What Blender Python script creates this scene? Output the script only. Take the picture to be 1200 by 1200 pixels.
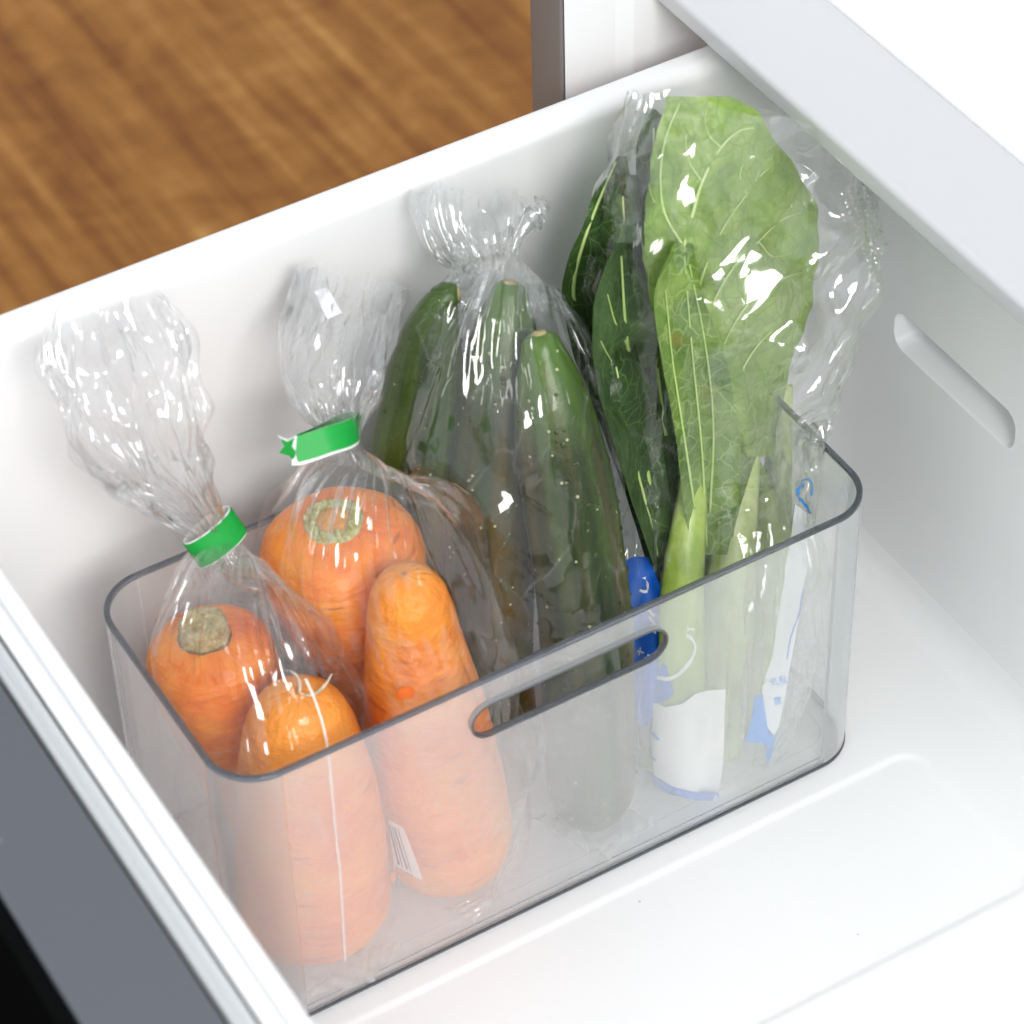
import bpy, bmesh, math, random
import numpy as np
from mathutils import Vector, Matrix, noise
from mathutils.bvhtree import BVHTree
from mathutils.geometry import delaunay_2d_cdt

for o in list(bpy.data.objects):
    bpy.data.objects.remove(o)
SC = bpy.context.scene
COL = SC.collection
PI = math.pi

# ------------------------------------------------------------------ camera
CAM = np.array([-0.28737732, -0.72810204, 1.03936413])
FW = np.array([0.35559182, 0.62715792, -0.69298441])
RT = np.array([0.85789686, -0.5132479, -0.02428105])
UP = np.array([0.37090085, 0.58587501, 0.72054357])
FPX = 3678.87                       # focal length in photograph pixels (frame 1200)
cam_d = bpy.data.cameras.new('camera')
cam_d.lens = 36 * FPX / 1200
cam_d.sensor_width = 36
cam_d.clip_start = 0.05
cam_d.clip_end = 60
cam_d.dof.use_dof = True
cam_d.dof.focus_distance = 1.33
cam_d.dof.aperture_fstop = 12
cam = bpy.data.objects.new('camera', cam_d)
COL.objects.link(cam)
M3 = np.stack([RT, UP, -FW], axis=1)
cam.matrix_world = Matrix([list(M3[i]) + [CAM[i]] for i in range(3)] + [[0, 0, 0, 1]])
SC.camera = cam

# ------------------------------------------------------------------ world + lamps (studio light indoors)
w = bpy.data.worlds.new('World')
SC.world = w
w.use_nodes = True
w.node_tree.nodes['Background'].inputs[0].default_value = (0.89, 0.945, 1.0, 1)
w.node_tree.nodes['Background'].inputs[1].default_value = 0.80


def area(name, loc, aim, size, power, col=(1, 1, 1)):
    d = bpy.data.lights.new(name, 'AREA')
    d.shape = 'RECTANGLE'
    d.size, d.size_y = size
    d.energy = power
    d.color = col
    o = bpy.data.objects.new(name, d)
    COL.objects.link(o)
    o.location = loc
    o.rotation_euler = (Vector(aim) - Vector(loc)).to_track_quat('-Z', 'Y').to_euler()
    return o


area('softbox_key', (-0.15, -1.75, 1.5), (0.15, 0.05, 0.1), (1.0, 0.7), 36.0, (1.0, 0.985, 0.965))
area('softbox_side', (-0.95, 0.15, 1.15), (0.1, 0.08, 0.15), (0.3, 0.45), 1.3, (1.0, 0.99, 0.98))

SC.view_settings.view_transform = 'Standard'
SC.view_settings.look = 'None'
SC.view_settings.exposure = 0.16
SC.view_settings.gamma = 1.0
cy = SC.cycles
cy.max_bounces = 11
cy.diffuse_bounces = 6
cy.glossy_bounces = 3
cy.transmission_bounces = 6
cy.use_adaptive_sampling = True
cy.adaptive_threshold = 0.06
cy.adaptive_min_samples = 16
cy.transparent_max_bounces = 48
cy.caustics_reflective = False
cy.caustics_refractive = True
cy.sample_clamp_indirect = 6
cy.blur_glossy = 0.5
cy.use_denoising = True


# ------------------------------------------------------------------ projection helpers (real depth is always given)
def at(x, y, X=None, Y=None, Z=None):
    d = FW + RT * (x - 600) / FPX - UP * (y - 600) / FPX
    for i, v in enumerate((X, Y, Z)):
        if v is not None:
            t = (v - CAM[i]) / d[i]
    return CAM + t * d


def proj(P):
    d = np.asarray(P) - CAM
    z = d @ FW
    return 600 + FPX * (d @ RT) / z, 600 - FPX * (d @ UP) / z


# ------------------------------------------------------------------ object helpers
def tag(o, label=None, cat=None, group=None, kind=None):
    if label: o['label'] = label
    if cat: o['category'] = cat
    if group: o['group'] = group
    if kind: o['kind'] = kind
    return o


def empty(name, loc=(0, 0, 0)):
    o = bpy.data.objects.new(name, None)
    o.empty_display_size = 0.02
    COL.objects.link(o)
    o.location = loc
    return o


def mesh(name, verts, faces, mat, parent=None, smooth=True):
    me = bpy.data.meshes.new(name)
    me.from_pydata([tuple(map(float, v)) for v in verts], [], [tuple(map(int, f)) for f in faces])
    me.update()
    o = bpy.data.objects.new(name, me)
    COL.objects.link(o)
    if mat: me.materials.append(mat)
    if smooth:
        me.polygons.foreach_set('use_smooth', [True] * len(me.polygons))
    if parent:
        o.parent = parent
        o.matrix_parent_inverse = Matrix.Translation(-Vector(parent.location))
    return o


def autosmooth(o, deg=35):
    bm = bmesh.new(); bm.from_mesh(o.data)
    bmesh.ops.recalc_face_normals(bm, faces=bm.faces)
    a = math.radians(deg)
    for e in bm.edges:
        e.smooth = len(e.link_faces) == 2 and e.calc_face_angle(0) < a
    bm.to_mesh(o.data); bm.free()
    return o


def box(name, lo, hi, mat, parent=None, bev=0.0):
    bm = bmesh.new()
    bmesh.ops.create_cube(bm, size=1)
    for v in bm.verts:
        v.co = Vector([(lo[i] + hi[i]) / 2 + v.co[i] * (hi[i] - lo[i]) for i in range(3)])
    if bev:
        bmesh.ops.bevel(bm, geom=bm.edges[:], offset=bev, segments=3, affect='EDGES', profile=0.5)
    me = bpy.data.meshes.new(name); bm.to_mesh(me); bm.free()
    me.materials.append(mat)
    o = bpy.data.objects.new(name, me); COL.objects.link(o)
    if parent:
        o.parent = parent
        o.matrix_parent_inverse = Matrix.Translation(-Vector(parent.location))
    if bev:
        me.polygons.foreach_set('use_smooth', [True] * len(me.polygons)); autosmooth(o, 40)
    return o


def extrude_profile(name, prof, axis, a, b, mat, parent=None, close=False, n=1, deg=40):
    """prof: 2D points; axis 'X' -> prof=(y,z), 'Y' -> prof=(x,z)."""
    V, F = [], []
    m = len(prof)
    for k in range(n + 1):
        t = a + (b - a) * k / n
        for p in prof:
            V.append((t, p[0], p[1]) if axis == 'X' else (p[0], t, p[1]))
    for k in range(n):
        for i in range(m if close else m - 1):
            j = (i + 1) % m
            F.append((k * m + i, k * m + j, (k + 1) * m + j, (k + 1) * m + i))
    if close:
        F.append(tuple(range(m))); F.append(tuple(n * m + i for i in range(m)))
    o = mesh(name, V, F, mat, parent)
    return autosmooth(o, deg)


def arc(cx, cy_, r, a0, a1, n=6):
    return [(cx + r * math.cos(math.radians(a0 + (a1 - a0) * i / n)),
             cy_ + r * math.sin(math.radians(a0 + (a1 - a0) * i / n))) for i in range(n + 1)]


def spline(pts, n):
    """Catmull-Rom resample of a list of rows (any dimension)."""
    P = np.asarray(pts, float)
    d = np.r_[0, np.cumsum(np.linalg.norm(np.diff(P[:, :3], axis=0), axis=1))]
    return cubic(d / d[-1], P, np.linspace(0, 1, n))


def cubic(xs, P, q):
    xs = np.asarray(xs, float); P = np.asarray(P, float)
    if P.ndim == 1: P = P[:, None]
    m = np.gradient(P, xs, axis=0) if len(xs) > 2 else np.repeat(((P[1] - P[0]) / (xs[1] - xs[0]))[None], 2, 0)
    i = np.clip(np.searchsorted(xs, q) - 1, 0, len(xs) - 2)
    h = (xs[i + 1] - xs[i])[:, None]
    t = ((q - xs[i])[:, None]) / h
    return ((2 * t**3 - 3 * t**2 + 1) * P[i] + (t**3 - 2 * t**2 + t) * h * m[i]
            + (-2 * t**3 + 3 * t**2) * P[i + 1] + (t**3 - t**2) * h * m[i + 1])


def frames(C, hint):
    T = np.gradient(C, axis=0); T /= np.linalg.norm(T, axis=1)[:, None]
    H = np.broadcast_to(np.asarray(hint, float), C.shape)
    E1 = H - (H * T).sum(1)[:, None] * T
    E1 /= np.linalg.norm(E1, axis=1)[:, None]
    return T, E1, np.cross(T, E1)


def tube(name, pts, radii, mat, parent=None, nu=12, n=None, disp=None, hint=(1, 0.2, 0.1), flat=1.0, caps=True):
    """Swept tube through pts with radii; disp(phi, t) multiplies the radius."""
    n = n or max(6, 4 * len(pts))
    P = np.c_[np.asarray(pts, float), np.asarray(radii, float)]
    S = spline(P, n)
    C, R = S[:, :3], np.maximum(S[:, 3], 1e-5)
    T, E1, E2 = frames(C, hint)
    ph = np.arange(nu) * 2 * PI / nu
    V, F = [], []
    for k in range(n):
        rr = R[k] * (disp(ph, k / (n - 1)) if disp else np.ones(nu))
        V.append(C[k] + (rr * np.cos(ph))[:, None] * E1[k] + (rr * flat * np.sin(ph))[:, None] * E2[k])
    V = np.concatenate(V)
    for k in range(n - 1):
        for i in range(nu):
            j = (i + 1) % nu
            F.append((k * nu + i, k * nu + j, (k + 1) * nu + j, (k + 1) * nu + i))
    if caps:
        F.append(tuple(range(nu))[::-1]); F.append(tuple((n - 1) * nu + i for i in range(nu)))
    return mesh(name, V, F, mat, parent)


# ------------------------------------------------------------------ materials
def newmat(name):
    m = bpy.data.materials.new(name); m.use_nodes = True
    nt = m.node_tree
    for nd in list(nt.nodes): nt.nodes.remove(nd)
    return m, nt


class NT:
    def __init__(s, name):
        s.m, s.t = newmat(name)
        s.out = s.n('ShaderNodeOutputMaterial')

    def n(s, kind, **kw):
        nd = s.t.nodes.new(kind)
        for k, v in kw.items():
            if k.startswith('i_'):
                key = k[2:]
                key = int(key) if key.isdigit() else key.replace('_', ' ')
                if hasattr(v, 'is_output'): s.t.links.new(v, nd.inputs[key])
                else: nd.inputs[key].default_value = v
            else: setattr(nd, k, v)
        return nd

    def l(s, a, b): s.t.links.new(a, b)

    def math(s, op, a, b=0.5, c=None, clamp=False):
        nd = s.n('ShaderNodeMath', operation=op, use_clamp=clamp)
        for i, v in enumerate((a, b, c)):
            if v is None: continue
            if hasattr(v, 'is_output'): s.l(v, nd.inputs[i])
            else: nd.inputs[i].default_value = v
        return nd.outputs[0]

    def ramp(s, fac, stops, interp='LINEAR'):
        nd = s.n('ShaderNodeValToRGB'); nd.color_ramp.interpolation = interp
        el = nd.color_ramp.elements
        while len(el) < len(stops): el.new(0.5)
        for e, (p, c) in zip(el, stops):
            e.position = p; e.color = tuple(c) + (1,) if len(c) == 3 else c
        if hasattr(fac, 'is_output'): s.l(fac, nd.inputs[0])
        return nd.outputs[0]

    def mix(s, fac, a, b, mode='MIX'):
        nd = s.n('ShaderNodeMix', data_type='RGBA', blend_type=mode)
        for i, v in ((0, fac), (6, a), (7, b)):
            if hasattr(v, 'is_output'): s.l(v, nd.inputs[i])
            else: nd.inputs[i].default_value = v if not isinstance(v, tuple) or len(v) == 4 else v + (1,)
        return nd.outputs[2]

    def coord(s, kind='Object', scale=(1, 1, 1), rot=(0, 0, 0), attr=None):
        if attr:
            src = s.n('ShaderNodeAttribute', attribute_name=attr).outputs['Vector']
        else:
            src = s.n('ShaderNodeTexCoord').outputs[kind]
        mp = s.n('ShaderNodeMapping'); s.l(src, mp.inputs[0])
        mp.inputs['Scale'].default_value = scale; mp.inputs['Rotation'].default_value = rot
        return mp.outputs[0]

    def noise(s, vec, scale, detail=3, rough=0.55, dist=0.0):
        nd = s.n('ShaderNodeTexNoise', i_Scale=scale, i_Detail=detail, i_Roughness=rough, i_Distortion=dist)
        s.l(vec, nd.inputs['Vector']); return nd.outputs[0]

    def bump(s, h, strength, dist=0.001, normal=None):
        nd = s.n('ShaderNodeBump', i_Strength=strength, i_Distance=dist); s.l(h, nd.inputs['Height'])
        if normal: s.l(normal, nd.inputs['Normal'])
        return nd.outputs[0]

    def principled(s, **kw):
        nd = s.n('ShaderNodeBsdfPrincipled')
        for k, v in kw.items():
            key = k.replace('_', ' ')
            if hasattr(v, 'is_output'): s.l(v, nd.inputs[key])
            else: nd.inputs[key].default_value = v + (1,) if isinstance(v, tuple) and len(v) == 3 else v
        s.l(nd.outputs[0], s.out.inputs[0]); return nd


def plastic(name, col, rough=0.35, specks=False, spec=0.5):
    t = NT(name)
    base = col
    if specks:                       # a few specks of dust
        c = t.coord()
        v = t.n('ShaderNodeTexVoronoi', i_Scale=38.0); t.l(c, v.inputs['Vector'])
        sp = t.math('LESS_THAN', v.outputs['Distance'], 0.024)
        base = t.mix(t.math('MULTIPLY', sp, 0.5), col, (0.35, 0.34, 0.32))
    t.principled(Base_Color=base, Roughness=rough, IOR=1.46, Specular_IOR_Level=spec)
    return t.m


M_LINER = plastic('drawer_white_plastic', (0.85, 0.855, 0.86), 0.38)
M_BOTTOM = plastic('drawer_bottom_plastic', (0.86, 0.865, 0.87), 0.36, True)
M_RIM = plastic('drawer_rim_white', (0.88, 0.88, 0.88), 0.42)
M_GASKET = plastic('gasket_white_rubber', (0.56, 0.575, 0.585), 0.5)
M_DARKRUBBER = plastic('gasket_groove_dark', (0.02, 0.022, 0.025), 0.7)
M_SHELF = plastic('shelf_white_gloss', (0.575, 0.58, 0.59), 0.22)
M_DOORTOP = plastic('door_edge_grey', (0.102, 0.110, 0.126), 0.5, True)
M_DOORFRONT = plastic('door_front_black', (0.004, 0.0045, 0.0045), 0.7, False, 0.0)
M_CABEDGE = plastic('cabinet_edge_grey', (0.2, 0.185, 0.175), 0.4)


def wood():
    t = NT('floor_wood')
    wv = t.noise(t.coord('Object', (3.5, 0.8, 1)), 1.6, 3, 0.5, 0.8)
    n1 = t.noise(t.coord('Object', (16.0, 0.9, 1)), 1.2, 7, 0.68, 1.6)
    n2 = t.noise(t.coord('Object', (110, 2.0, 1)), 1.0, 4, 0.65, 0.3)
    n4 = t.noise(t.coord('Object', (36, 1.2, 1)), 1.0, 4, 0.6, 0.6)
    n3 = t.noise(t.coord('Object', (5, 9, 1)), 2.2, 3, 0.5, 1.8)           # cross figure
    f = t.math('ADD', t.math('ADD', t.math('MULTIPLY', n1, 0.42), t.math('MULTIPLY', n4, 0.22)), t.math('ADD', t.math('MULTIPLY', n2, 0.14), t.math('ADD', t.math('MULTIPLY', n3, 0.16), t.math('MULTIPLY', wv, 0.12))))
    col = t.ramp(f, [(0.38, (0.14, 0.048, 0.012)), (0.48, (0.30, 0.112, 0.026)), (0.555, (0.43, 0.180, 0.042)), (0.66, (0.68, 0.35, 0.10))])
    t.principled(Base_Color=col, Roughness=0.55, Normal=t.bump(n2, 0.2, 0.001), Specular_IOR_Level=0.15)
    return t.m


M_WOOD = wood()


def thin_film(name, f0=0.075, haze=0.05, rough=0.06, tint=(1, 1, 1), contact=False, bump=0.0, bscale=400,
              hazecol=(0.95, 0.96, 0.97), fmax=0.75, wet=None, facet=None):
    """Clear sheet: straight-through transmission, Schlick reflection, a little milky scatter.
    With contact=True the film wetted down on to the vegetable loses most of its reflection."""
    t = NT(name)
    lw = t.n('ShaderNodeLayerWeight', i_Blend=0.5)
    c5 = t.math('POWER', lw.outputs['Facing'], 4.0)
    fr = t.math('ADD', f0, t.math('MULTIPLY', c5, fmax - f0))
    hz = haze
    if contact:
        a = t.n('ShaderNodeAttribute', attribute_name='gap').outputs['Fac']
        nz = t.noise(t.coord('Object', (1.6, 1.6, 0.8)), 60, 3)
        k = t.math('ADD', a, t.math('MULTIPLY', t.math('SUBTRACT', nz, 0.5), 0.7))
        mr = t.n('ShaderNodeMapRange', i_1=0.40, i_2=0.50, i_3=wet if wet is not None else 0.15, i_4=1.0)
        t.l(k, mr.inputs[0])
        fr = t.math('MULTIPLY', fr, mr.outputs[0])
        hz = t.math('MULTIPLY', haze, mr.outputs[0])
    gl = t.n('ShaderNodeBsdfGlossy', i_Roughness=rough, i_Color=(1, 1, 1, 1))
    tr = t.n('ShaderNodeBsdfTransparent', i_Color=tuple(tint) + (1,))
    if bump:
        b = t.bump(t.noise(t.coord(), bscale, 3, 0.6), bump, 0.0006)
        t.l(b, gl.inputs['Normal'])
    if facet:
        # crisp flat facets of creased film: every cell of a stretched Voronoi pattern leans its own way
        geo = t.n('ShaderNodeNewGeometry').outputs['Normal']
        vec = geo
        o = t.coord('Object', (1, 1, 0.55))
        wn = t.n('ShaderNodeTexNoise', i_Scale=55.0, i_Detail=1.0); t.l(o, wn.inputs['Vector'])
        wo = t.n('ShaderNodeVectorMath', operation='MULTIPLY_ADD'); t.l(wn.outputs['Color'], wo.inputs[0]); wo.inputs[1].default_value = (0.012,) * 3; t.l(o, wo.inputs[2])
        for sc_, am in facet:
            v = t.n('ShaderNodeTexVoronoi', i_Scale=sc_, i_Randomness=1.0); t.l(wo.outputs[0], v.inputs['Vector'])
            sb = t.n('ShaderNodeVectorMath', operation='SUBTRACT'); t.l(v.outputs['Color'], sb.inputs[0]); sb.inputs[1].default_value = (0.5, 0.5, 0.5)
            ma = t.n('ShaderNodeVectorMath', operation='MULTIPLY_ADD'); t.l(sb.outputs[0], ma.inputs[0]); ma.inputs[1].default_value = (am,) * 3; t.l(vec, ma.inputs[2])
            vec = ma.outputs[0]
        nm = t.n('ShaderNodeVectorMath', operation='NORMALIZE'); t.l(vec, nm.inputs[0])
        t.l(nm.outputs[0], gl.inputs['Normal'])
        ve = t.n('ShaderNodeTexVoronoi', feature='DISTANCE_TO_EDGE', i_Scale=facet[0][0], i_Randomness=1.0); t.l(wo.outputs[0], ve.inputs['Vector'])
        ln_ = t.ramp(ve.outputs['Distance'], [(0.0, (1, 1, 1)), (0.022, (0.25, 0.25, 0.25)), (0.04, (0, 0, 0))])
        mk = t.ramp(t.noise(t.coord('Object'), 40, 2), [(0.46, (0, 0, 0)), (0.58, (1, 1, 1))])
        hz = t.math('ADD', hz, t.math('MULTIPLY', t.math('MULTIPLY', ln_, mk), 0.09))
    di = t.n('ShaderNodeBsdfDiffuse', i_Color=tuple(hazecol) + (1,))
    tl = t.n('ShaderNodeBsdfTranslucent', i_Color=tuple(hazecol) + (1,))
    md = t.n('ShaderNodeMixShader', i_0=0.4); t.l(di.outputs[0], md.inputs[1]); t.l(tl.outputs[0], md.inputs[2])
    m1 = t.n('ShaderNodeMixShader', i_0=hz); t.l(tr.outputs[0], m1.inputs[1]); t.l(md.outputs[0], m1.inputs[2])
    m2 = t.n('ShaderNodeMixShader', i_0=fr); t.l(m1.outputs[0], m2.inputs[1]); t.l(gl.outputs[0], m2.inputs[2])
    t.l(m2.outputs[0], t.out.inputs[0])
    return t.m


M_ACRYL = thin_film('clear_acrylic_wall', 0.045, 0.245, 0.03, (0.985, 0.99, 0.99), fmax=0.6)
M_ACRYLBASE = thin_film('clear_acrylic_base', 0.045, 0.06, 0.05, (0.95, 0.955, 0.965))


def acryl_edge(name, col, tr):
    t = NT(name)
    t.principled(Base_Color=col, Roughness=0.015, IOR=1.49, Transmission_Weight=tr)
    return t.m


M_ACEDGE = acryl_edge('acrylic_edge', (0.27, 0.285, 0.32), 0.88)


def acryl_corner(haze):
    t = NT('acrylic_corner')
    g = t.n('ShaderNodeBsdfGlass', i_Roughness=0.0, i_IOR=1.49, i_Color=(0.97, 0.98, 0.985, 1))
    di = t.n('ShaderNodeBsdfDiffuse', i_Color=(0.95, 0.96, 0.97, 1)); tl = t.n('ShaderNodeBsdfTranslucent', i_Color=(0.95, 0.96, 0.97, 1))
    md = t.n('ShaderNodeMixShader', i_0=0.4); t.l(di.outputs[0], md.inputs[1]); t.l(tl.outputs[0], md.inputs[2])
    m = t.n('ShaderNodeMixShader', i_0=haze); t.l(g.outputs[0], m.inputs[1]); t.l(md.outputs[0], m.inputs[2])
    t.l(m.outputs[0], t.out.inputs[0])
    return t.m


M_ACCORNER = acryl_corner(0.27)

# ================================================================== SETTING
fl = mesh('floor', [(-6, -6, -0.5), (8, -6, -0.5), (8, 10, -0.5), (-6, 10, -0.5)], [(0, 1, 2, 3)], M_WOOD)
tag(fl, 'brown wood grain floor beyond the drawer', 'floor', kind='structure')

# ---- refrigerator cabinet behind the drawer
YL = 0.21
XC = float(at(659, 112, Y=YL)[0])
cab = empty('refrigerator_cabinet', (XC, YL, -0.5))
tag(cab, 'white refrigerator cabinet side with grey front edge behind the drawer', 'refrigerator')
box('edge_trim', (XC, YL + 0.0005, -0.5), (XC + 0.012, YL + 0.0265, 1.2), M_CABEDGE, cab, 0.0015)
box('side_panel', (XC + 0.0125, YL + 0.002, -0.5), (XC + 0.6, YL + 0.026, 1.2), M_LINER, cab)
mesh('liner', [(XC + 0.001, YL - 0.001, -0.5), (XC + 0.026, YL - 0.0014, -0.5), (XC + 0.034, YL - 0.0034, -0.5), (XC + 0.6, YL - 0.0034, -0.5), (XC + 0.001, YL - 0.001, 1.2), (XC + 0.026, YL - 0.0014, 1.2), (XC + 0.034, YL - 0.0034, 1.2), (XC + 0.6, YL - 0.0034, 1.2)], [(0, 1, 5, 4), (1, 2, 6, 5), (2, 3, 7, 6)], M_LINER, cab, smooth=False)

# ---- drawer
ZR = 0.2557
XR = 0.372
drw = empty('crisper_tray', (0.15, 0, -0.03))
tag(drw, 'white pulled-out refrigerator drawer with grey and black front', 'drawer')
# bottom with moulded panels and a fillet into the rear wall
nx, ny = 150, 190
xs = np.r_[np.linspace(-0.0535, 0.30, 40), np.linspace(0.302, 0.372, 60)]
ys = np.r_[np.linspace(-0.54, -0.13, 30), np.linspace(-0.128, 0.0, 120), np.linspace(0.005, 0.17, 20)]


def sd_round(x, y, x0, x1, y0, y1, r):
    qx = abs(x - (x0 + x1) / 2) - (x1 - x0) / 2 + r
    qy = abs(y - (y0 + y1) / 2) - (y1 - y0) / 2 + r
    return math.hypot(max(qx, 0), max(qy, 0)) + min(max(qx, qy), 0) - r


V, F = [], []
for y in ys:
    for x in xs:
        d = sd_round(x, y, -0.03, 0.3185, -0.1, -0.0115, 0.011)
        s = min(max((d + 0.002) / 0.004, 0), 1); s = s * s * (3 - 2 * s)
        fade = min(max((0.345 - x) / 0.04, 0), 1) * 0.75 + 0.25
        z = -0.0008 * (1 - s)
        d2 = sd_round(x, y, -0.03, 0.30, -0.3, -0.118, 0.011)
        s = min(max((d2 + 0.001) / 0.002, 0), 1); s = s * s * (3 - 2 * s)
        z -= 0.0005 * (1 - s)
        r = 0.014
        if x > XR - r: z += r - math.sqrt(max(r * r - (x - XR + r) ** 2, 0))
        V.append((x, y, z))
m_ = len(xs)
for j in range(len(ys) - 1):
    for i in range(m_ - 1):
        F.append((j * m_ + i, j * m_ + i + 1, (j + 1) * m_ + i + 1, (j + 1) * m_ + i))
mesh('bottom', V, F, M_BOTTOM, drw)
# far side wall with its rounded rim
prof = [(0.17, -0.005), (0.17, 0.2475)] + arc(0.1765, 0.2492, 0.0065, 180, 90, 8) + arc(0.1805, 0.2517, 0.004, 90, 0, 6) + [(0.1845, 0.235), (0.1815, 0.23), (0.1815, -0.03)]
extrude_profile('side_wall', prof, 'X', -0.0532, 0.40, M_RIM, drw)
prof = [(-0.54 - (y - 0.17), z) for y, z in prof]
extrude_profile('side_wall', prof, 'X', -0.0532, 0.40, M_RIM, drw)
# front (door side) inner wall
prof = [(-0.0535, -0.005), (-0.0535, 0.2535)] + arc(-0.0555, 0.2537, 0.002, 0, 90, 5) + arc(-0.0588, 0.2545, 0.0012, 90, 180, 4) + [(-0.0602, 0.25), (-0.0655, 0.2485), (-0.0655, -0.03)]
extrude_profile('front_wall', prof, 'Y', -0.56, 0.1865, M_RIM, drw)
# gasket: two ribs with a dark groove between rib and wall
extrude_profile('gasket_groove', [(-0.0657, 0.20), (-0.0657, 0.2465), (-0.0672, 0.2465), (-0.0672, 0.20)], 'Y', -0.56, 0.188, M_DARKRUBBER, drw)
prof = [(-0.0674, 0.20)] + arc(-0.0694, 0.2505, 0.002, 0, 100, 5) + [(-0.0712, 0.2512)] + arc(-0.0733, 0.2512, 0.0017, 80, 180, 6) + [(-0.0752, 0.20)]
extrude_profile('gasket', prof, 'Y', -0.56, 0.188, M_GASKET, drw)
extrude_profile('door_seam', [(-0.0754, 0.20), (-0.0754, 0.2512), (-0.0768, 0.2515), (-0.0768, 0.20)], 'Y', -0.56, 0.19, M_DARKRUBBER, drw)
box('door_edge', (-0.1152, -0.57, -0.48), (-0.077, 0.20, 0.2553), M_DOORTOP, drw, 0.0006)
box('door_front', (-0.1215, -0.572, -0.48), (-0.1157, 0.202, 0.2545), M_DOORFRONT, drw, 0.0008)


# rear wall with the slotted grip recess
def fill_holes(name, outer, holes, to3, mat, parent, extra=()):
    pts, edges = [], []
    for loop in [outer] + holes:
        b = len(pts)
        pts += [Vector(p) for p in loop]
        edges += [(b + i, b + (i + 1) % len(loop)) for i in range(len(loop))]
    pts += [Vector(p) for p in extra]
    vs, es, fs, *_ = delaunay_2d_cdt(pts, edges, [], 1 if not holes else 0, 1e-7)

    def inside(p, loop):
        c = False
        j = len(loop) - 1
        for i in range(len(loop)):
            a, b = loop[i], loop[j]
            if (a[1] > p[1]) != (b[1] > p[1]) and p[0] < (b[0] - a[0]) * (p[1] - a[1]) / (b[1] - a[1]) + a[0]: c = not c
            j = i
        return c
    keep = []
    for f in fs:
        cx = sum(vs[i][0] for i in f) / len(f); cy2 = sum(vs[i][1] for i in f) / len(f)
        if inside((cx, cy2), outer) and not any(inside((cx, cy2), h) for h in holes): keep.append(f)
    return mesh(name, [to3(v) for v in vs], keep, mat, parent)


def round_rect(x0, x1, y0, y1, r, n=8):
    return (arc(x1 - r, y1 - r, r, 0, 90, n) + arc(x0 + r, y1 - r, r, 90, 180, n)
            + arc(x0 + r, y0 + r, r, 180, 270, n) + arc(x1 - r, y0 + r, r, 270, 360, n))


slot = round_rect(0.0075, 0.0905, 0.1375, 0.1555, 0.0065)
slot_o = round_rect(0.0062, 0.0918, 0.1362, 0.1568, 0.0078)
fill_holes('rear_wall', [(-0.54, 0.0135), (0.17, 0.0135), (0.17, ZR), (-0.54, ZR)], [slot_o], lambda p: (XR, p[0], p[1]), M_LINER, drw)
V, F = [], []
k = len(slot)
for lp, x in ((slot_o, XR), (slot, XR + 0.0016), (slot, XR + 0.034)):
    V += [(x, p[0], p[1]) for p in lp]
V.append((XR + 0.034, 0.05, 0.146))
for a in range(2):
    for i in range(k):
        j = (i + 1) % k
        F.append((a * k + i, a * k + j, (a + 1) * k + j, (a + 1) * k + i))
for i in range(k): F.append((2 * k + i, 2 * k + (i + 1) % k, 3 * k))
autosmooth(mesh('grip_recess', V, F, M_LINER, drw), 50)
extrude_profile('rear_rim', [(XR, ZR - 0.001), (XR + 0.001, ZR), (XR + 0.036, ZR), (XR + 0.036, -0.03)], 'Y', -0.54, 0.17, M_RIM, drw)

# ---- upper drawer front / shelf over the rear of the drawer
shf = empty('refrigerator_shelf', (0.32, -0.1, 0.27))
tag(shf, 'glossy white upper shelf edge overhanging the drawer at upper right', 'shelf')
extrude_profile('front_lip', [(0.42, 0.2703), (0.3215, 0.2703)] + arc(0.3215, 0.2718, 0.0015, 270, 180, 4) + [(0.320, 0.2775)] + arc(0.3225, 0.2780, 0.0025, 180, 75, 6) + [(0.326, 0.2799), (0.3728, 0.2795)],
                'Y', -0.5, 0.206, M_SHELF, shf, deg=60)
extrude_profile('shelf_plate', [(0.3729, 0.274), (0.3729, 0.2808)] + arc(0.3745, 0.2808, 0.0016, 180, 60, 4) + [(0.3825, 0.2835)] + arc(0.392, 0.272, 0.015, 125, 90, 5) + [(0.75, 0.29)],
                'Y', -0.5, 0.206, M_RIM, shf, deg=60)

# ================================================================== ACRYLIC BIN
BL, BW, BH, BR, TH = 0.30, 0.1263, 0.1521, 0.022, 0.0026
bin_ = empty('storage_bin', (BL / 2, BW / 2, 0))
tag(bin_, 'clear acrylic storage bin with slot handle standing in the drawer', 'bin')


def rr_path(inset, n=10):
    return round_rect(inset, BL - inset, inset, BW - inset, max(BR - inset, 0.004), n)


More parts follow.
